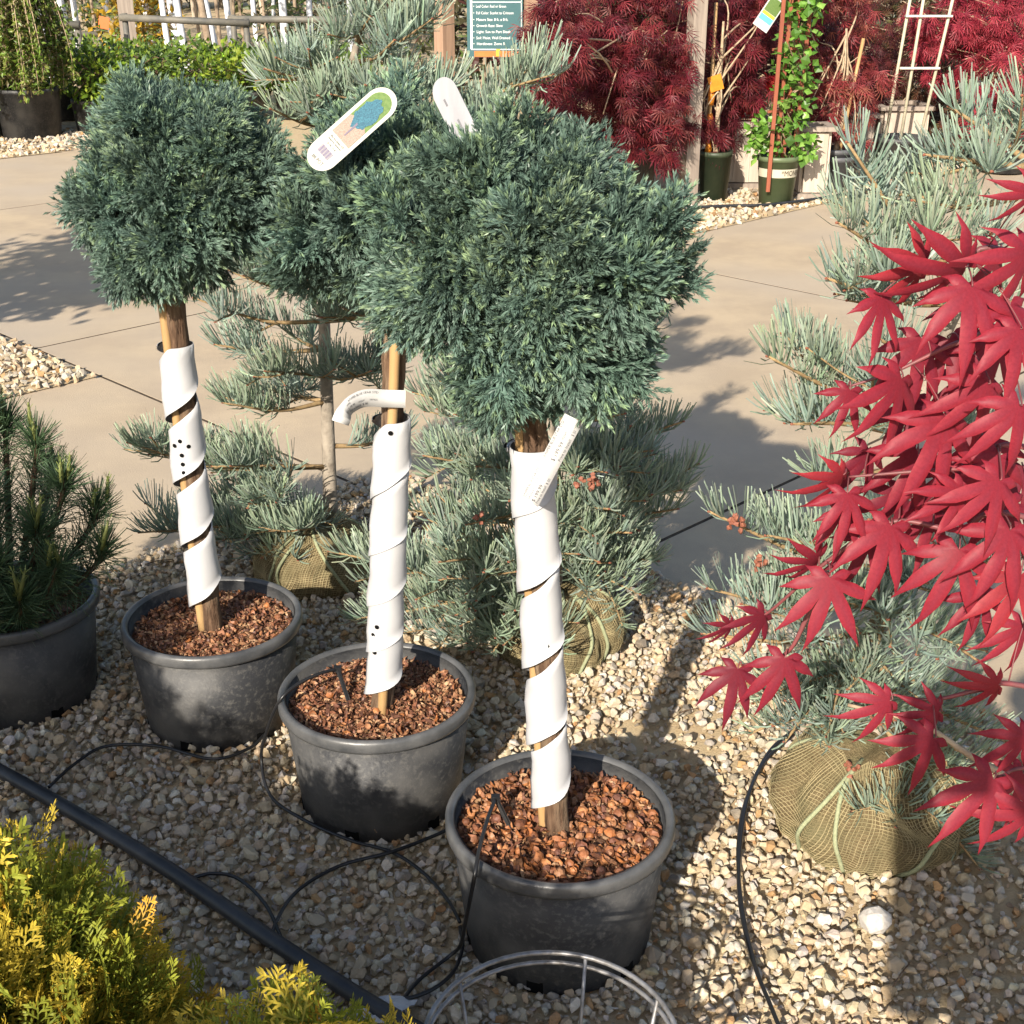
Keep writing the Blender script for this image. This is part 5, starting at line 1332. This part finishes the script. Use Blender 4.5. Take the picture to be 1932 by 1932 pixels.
for i, (x, y, w_, ln_) in enumerate(rt_):
    staked_tree(x, y, w_, ln_, 'slim white-painted young tree trunk in the rows beyond the green shrubs', M_whitetrunk, 'white-painted young trees')
rb_ = [(408, 175, .085, -.10), (425, 140, .05, -.05), (188, 110, .045, -.05), (240, 105, .05, -.02), (380, 95, .05, -.03), (460, 95, .05, -.02), (505, 95, .05, -.02), (280, 80, .05, 0), (90, 90, .05, -.03), (560, 85, .06, 0), (320, 85, .05, -.02), (170, 85, .05, -.02), (30, 85, .05, -.05), (445, 75, .05, 0)]
for i, (x, y, w_, ln_) in enumerate(rb_):
    staked_tree(x, y, w_, ln_, 'slim bare brown young tree trunk in the rows beyond the green shrubs', M_browntrunk, 'brown young trees')
# purple sleeve with lime cap, orange tag
b = G(436, 205); rt = thing('sleeved_post', (b[0], b[1], 0), 'purple tree sleeve with a lime green top beside the fir', 'tree sleeve')
zt = D(432, 112, b[1])[2]; zc = D(432, 100, b[1])[2]
m_ = MB(); tube(m_, [(b[0], b[1], 0), (b[0], b[1], zt)], .04, 10); m_.obj('sleeve', M_purple, rt, True)
m_ = MB(); tube(m_, [(b[0], b[1], zt), (b[0], b[1], zc)], .043, 10); m_.obj('cap', M_lime, rt, True)
c = D(196, 43, 13.6); m_ = MB(); box(m_, c, (.10, .006, .11), nrm((1, 0, -.2)), (0, 1, 0), nrm((.2, 0, 1))); o = tag(m_.obj('tree_tag', mat('tag_orange', (.80, .20, .06), rough=.5, trans=.3)), 'orange tag hanging on a young tree over the green shrubs', 'tag')
c = D(530, 109, 14.5); m_ = MB(); box(m_, c, (.16, .006, .07)); tag(m_.obj('tree_tag', M_lime), 'lime green tag low among the young trees by the fir', 'tag')
# far nursery woods
m_ = MB()
for x in np.linspace(-17, 4, 34):
    y = rng.uniform(24, 34); foliage(m_, LEAF4, [(x + rng.normal() * .4, y, 1.3, 1.1, .9, 1.5, 1)], 420, .26, [(.10, .13, .05), (.14, .15, .06), (.16, .12, .07), (.08, .11, .05), (.24, .22, .14)], outward=.4, jit=1.0)
for x in np.linspace(-17, 4, 60):
    y = rng.uniform(20, 33); tube(m_, [(x, y, 0), (x + rng.normal() * .1, y, 2.6)], .05, 6, C=np.array((.30, .25, .19)) * rng.uniform(.6, 2.2))
for k in range(70):
    x = rng.uniform(-14, 2.5); y = rng.uniform(16.5, 24); foliage(m_, LEAF4, [(x, y, .35, .55, .5, .42, 1)], 130, .13, [(.07, .10, .03), (.10, .12, .04), (.13, .11, .06), (.09, .14, .03)], outward=.5, jit=1.0)
tag(m_.obj('distant_nursery_trees', M_green), 'far rows of nursery trees beyond the white trunks', 'trees', kind='stuff')

# ------------------------------------------------------------------ things beside and behind the photographer that throw the shade
b = (-3.25, 3.75); rt = thing('shade_tree', (b[0], b[1], 0), 'round-headed green tree on the gravel island outside the left edge', 'tree')
m_ = MB(); foliage(m_, leaf4(1, .6, .1), [(b[0], b[1], 1.75, .75, .75, .62, 1), (b[0] + .35, b[1] + .1, 1.55, .5, .5, .4, .5)], 2400, .085, SG, outward=.6, clump=.16, jit=.7); m_.obj('crown', M_green, rt)
m_ = MB(); skeleton(m_, (b[0], b[1], 0), 1.9, [(b[0], b[1], 1.7, .6, .6, .5)], 22, .035); m_.obj('trunk', M_browntrunk, rt, True)

def person():
    root = thing('person', (.05, -.42, 0), 'standing person in jeans and dark shirt holding up a phone', 'person')
    J = {'pel': (0, -.42, .92), 'wai': (0, -.42, 1.05), 'che': (0, -.42, 1.27), 'nec': (0, -.42, 1.44), 'hd0': (0, -.40, 1.52), 'hd1': (0, -.39, 1.64),
         'ls': (-.17, -.42, 1.38), 'le': (-.18, -.37, 1.12), 'lw': (-.15, -.15, 1.33), 'rs': (.17, -.42, 1.38), 're': (.25, -.32, 1.14), 'rw': (.06, -.12, 1.36), 'lh': (-.105, -.075, 1.42), 'rh': (.005, -.075, 1.42),
         'lhip': (-.09, -.42, .87), 'lk': (-.10, -.41, .48), 'la': (-.11, -.44, .10), 'lt': (-.13, -.30, .05), 'rhip': (.09, -.42, .87), 'rk': (.10, -.41, .48), 'ra': (.11, -.44, .10), 'rt': (.13, -.30, .05)}
    rad = {'pel': .145, 'wai': .13, 'che': .15, 'nec': .06, 'hd0': .085, 'hd1': .085, 'ls': .075, 'le': .048, 'lw': .032, 'rs': .075, 're': .048, 'rw': .032, 'lh': .036, 'rh': .036, 'lhip': .10, 'lk': .06, 'la': .045, 'lt': .035, 'rhip': .10, 'rk': .06, 'ra': .045, 'rt': .035}
    E_ = [('pel', 'wai'), ('wai', 'che'), ('che', 'nec'), ('nec', 'hd0'), ('hd0', 'hd1'), ('che', 'ls'), ('ls', 'le'), ('le', 'lw'), ('lw', 'lh'), ('che', 'rs'), ('rs', 're'), ('re', 'rw'), ('rw', 'rh'), ('pel', 'lhip'), ('lhip', 'lk'), ('lk', 'la'), ('la', 'lt'), ('pel', 'rhip'), ('rhip', 'rk'), ('rk', 'ra'), ('ra', 'rt')]
    names = list(J); me = bpy.data.meshes.new('body'); me.from_pydata([Vector(J[n]) - Vector((0, -.42, 0)) for n in names], [(names.index(a), names.index(b)) for a, b in E_], [])
    o = bpy.data.objects.new('body', me); COL.objects.link(o); o.parent = root
    md = o.modifiers.new('skin', 'SKIN'); md.use_smooth_shade = True
    for n, sv in zip(names, me.skin_vertices[0].data): sv.radius = (rad[n], rad[n] * (.72 if n in ('pel', 'wai', 'che') else 1)); sv.use_root = n == 'pel'
    o.modifiers.new('sub', 'SUBSURF').levels = 2
    o.modifiers['sub'].render_levels = 2
    m = bpy.data.materials.new('person_skin_and_clothes'); m.use_nodes = True; N = m.node_tree.nodes; L = m.node_tree.links
    tc = N.new('ShaderNodeTexCoord'); sx = N.new('ShaderNodeSeparateXYZ'); cr = N.new('ShaderNodeValToRGB'); mr = N.new('ShaderNodeMapRange'); mr.inputs[2].default_value = 1.75
    L.new(tc.outputs['Object'], sx.inputs[0]); L.new(sx.outputs[2], mr.inputs[0]); L.new(mr.outputs[0], cr.inputs[0]); L.new(cr.outputs[0], N['Principled BSDF'].inputs['Base Color'])
    cr.color_ramp.interpolation = 'CONSTANT'; e = cr.color_ramp.elements; e[0].position = 0; e[0].color = (.05, .05, .05, 1); e[1].position = .06; e[1].color = (.06, .09, .16, 1)
    for pos, c in ((.54, (.05, .06, .07, 1)), (.835, (.45, .28, .20, 1))): q = e.new(pos); q.color = c
    me.materials.append(m)
    fg = MB()
    for sd in (-1, 1):
        for k in range(5):
            a = np.array((sd * (.052 - .004 * (k == 4)), -.060, 1.405 + .018 * k)); tube(fg, catmull([a, a + np.array((sd * .012, .018, .004)), a + np.array((-sd * .010, .030, .004))], 3), np.linspace(.0085, .006, 7), 6)
    fg.obj('fingers', mat('skin', (.45, .28, .20), rough=.5), root, True)
    hr = MB(); V, F, C = lump(60, 1.0); hr.add(V * np.array((.10, .11, .09)) + np.array((.05, -.415, 1.665)), F); hr.obj('hair', mat('hair_brown', (.05, .03, .02), rough=.6), root, True)
    fc = MB(); box(fc, (.05, -.293, 1.575), (.022, .03, .035)); 
    for sd in (-1, 1): box(fc, (.05 + sd * .033, -.312, 1.60), (.024, .01, .010)); box(fc, (.05 + sd * .092, -.39, 1.58), (.018, .03, .05))
    box(fc, (.05, -.308, 1.535), (.045, .01, .010)); fc.obj('face', mat('skin', (.45, .28, .20)), root)
    ph = MB(); box(ph, (0, -.045, 1.45), (.075, .009, .155)); tag(ph.obj('phone', M_dark), 'black phone held up in both hands', 'phone')
person()
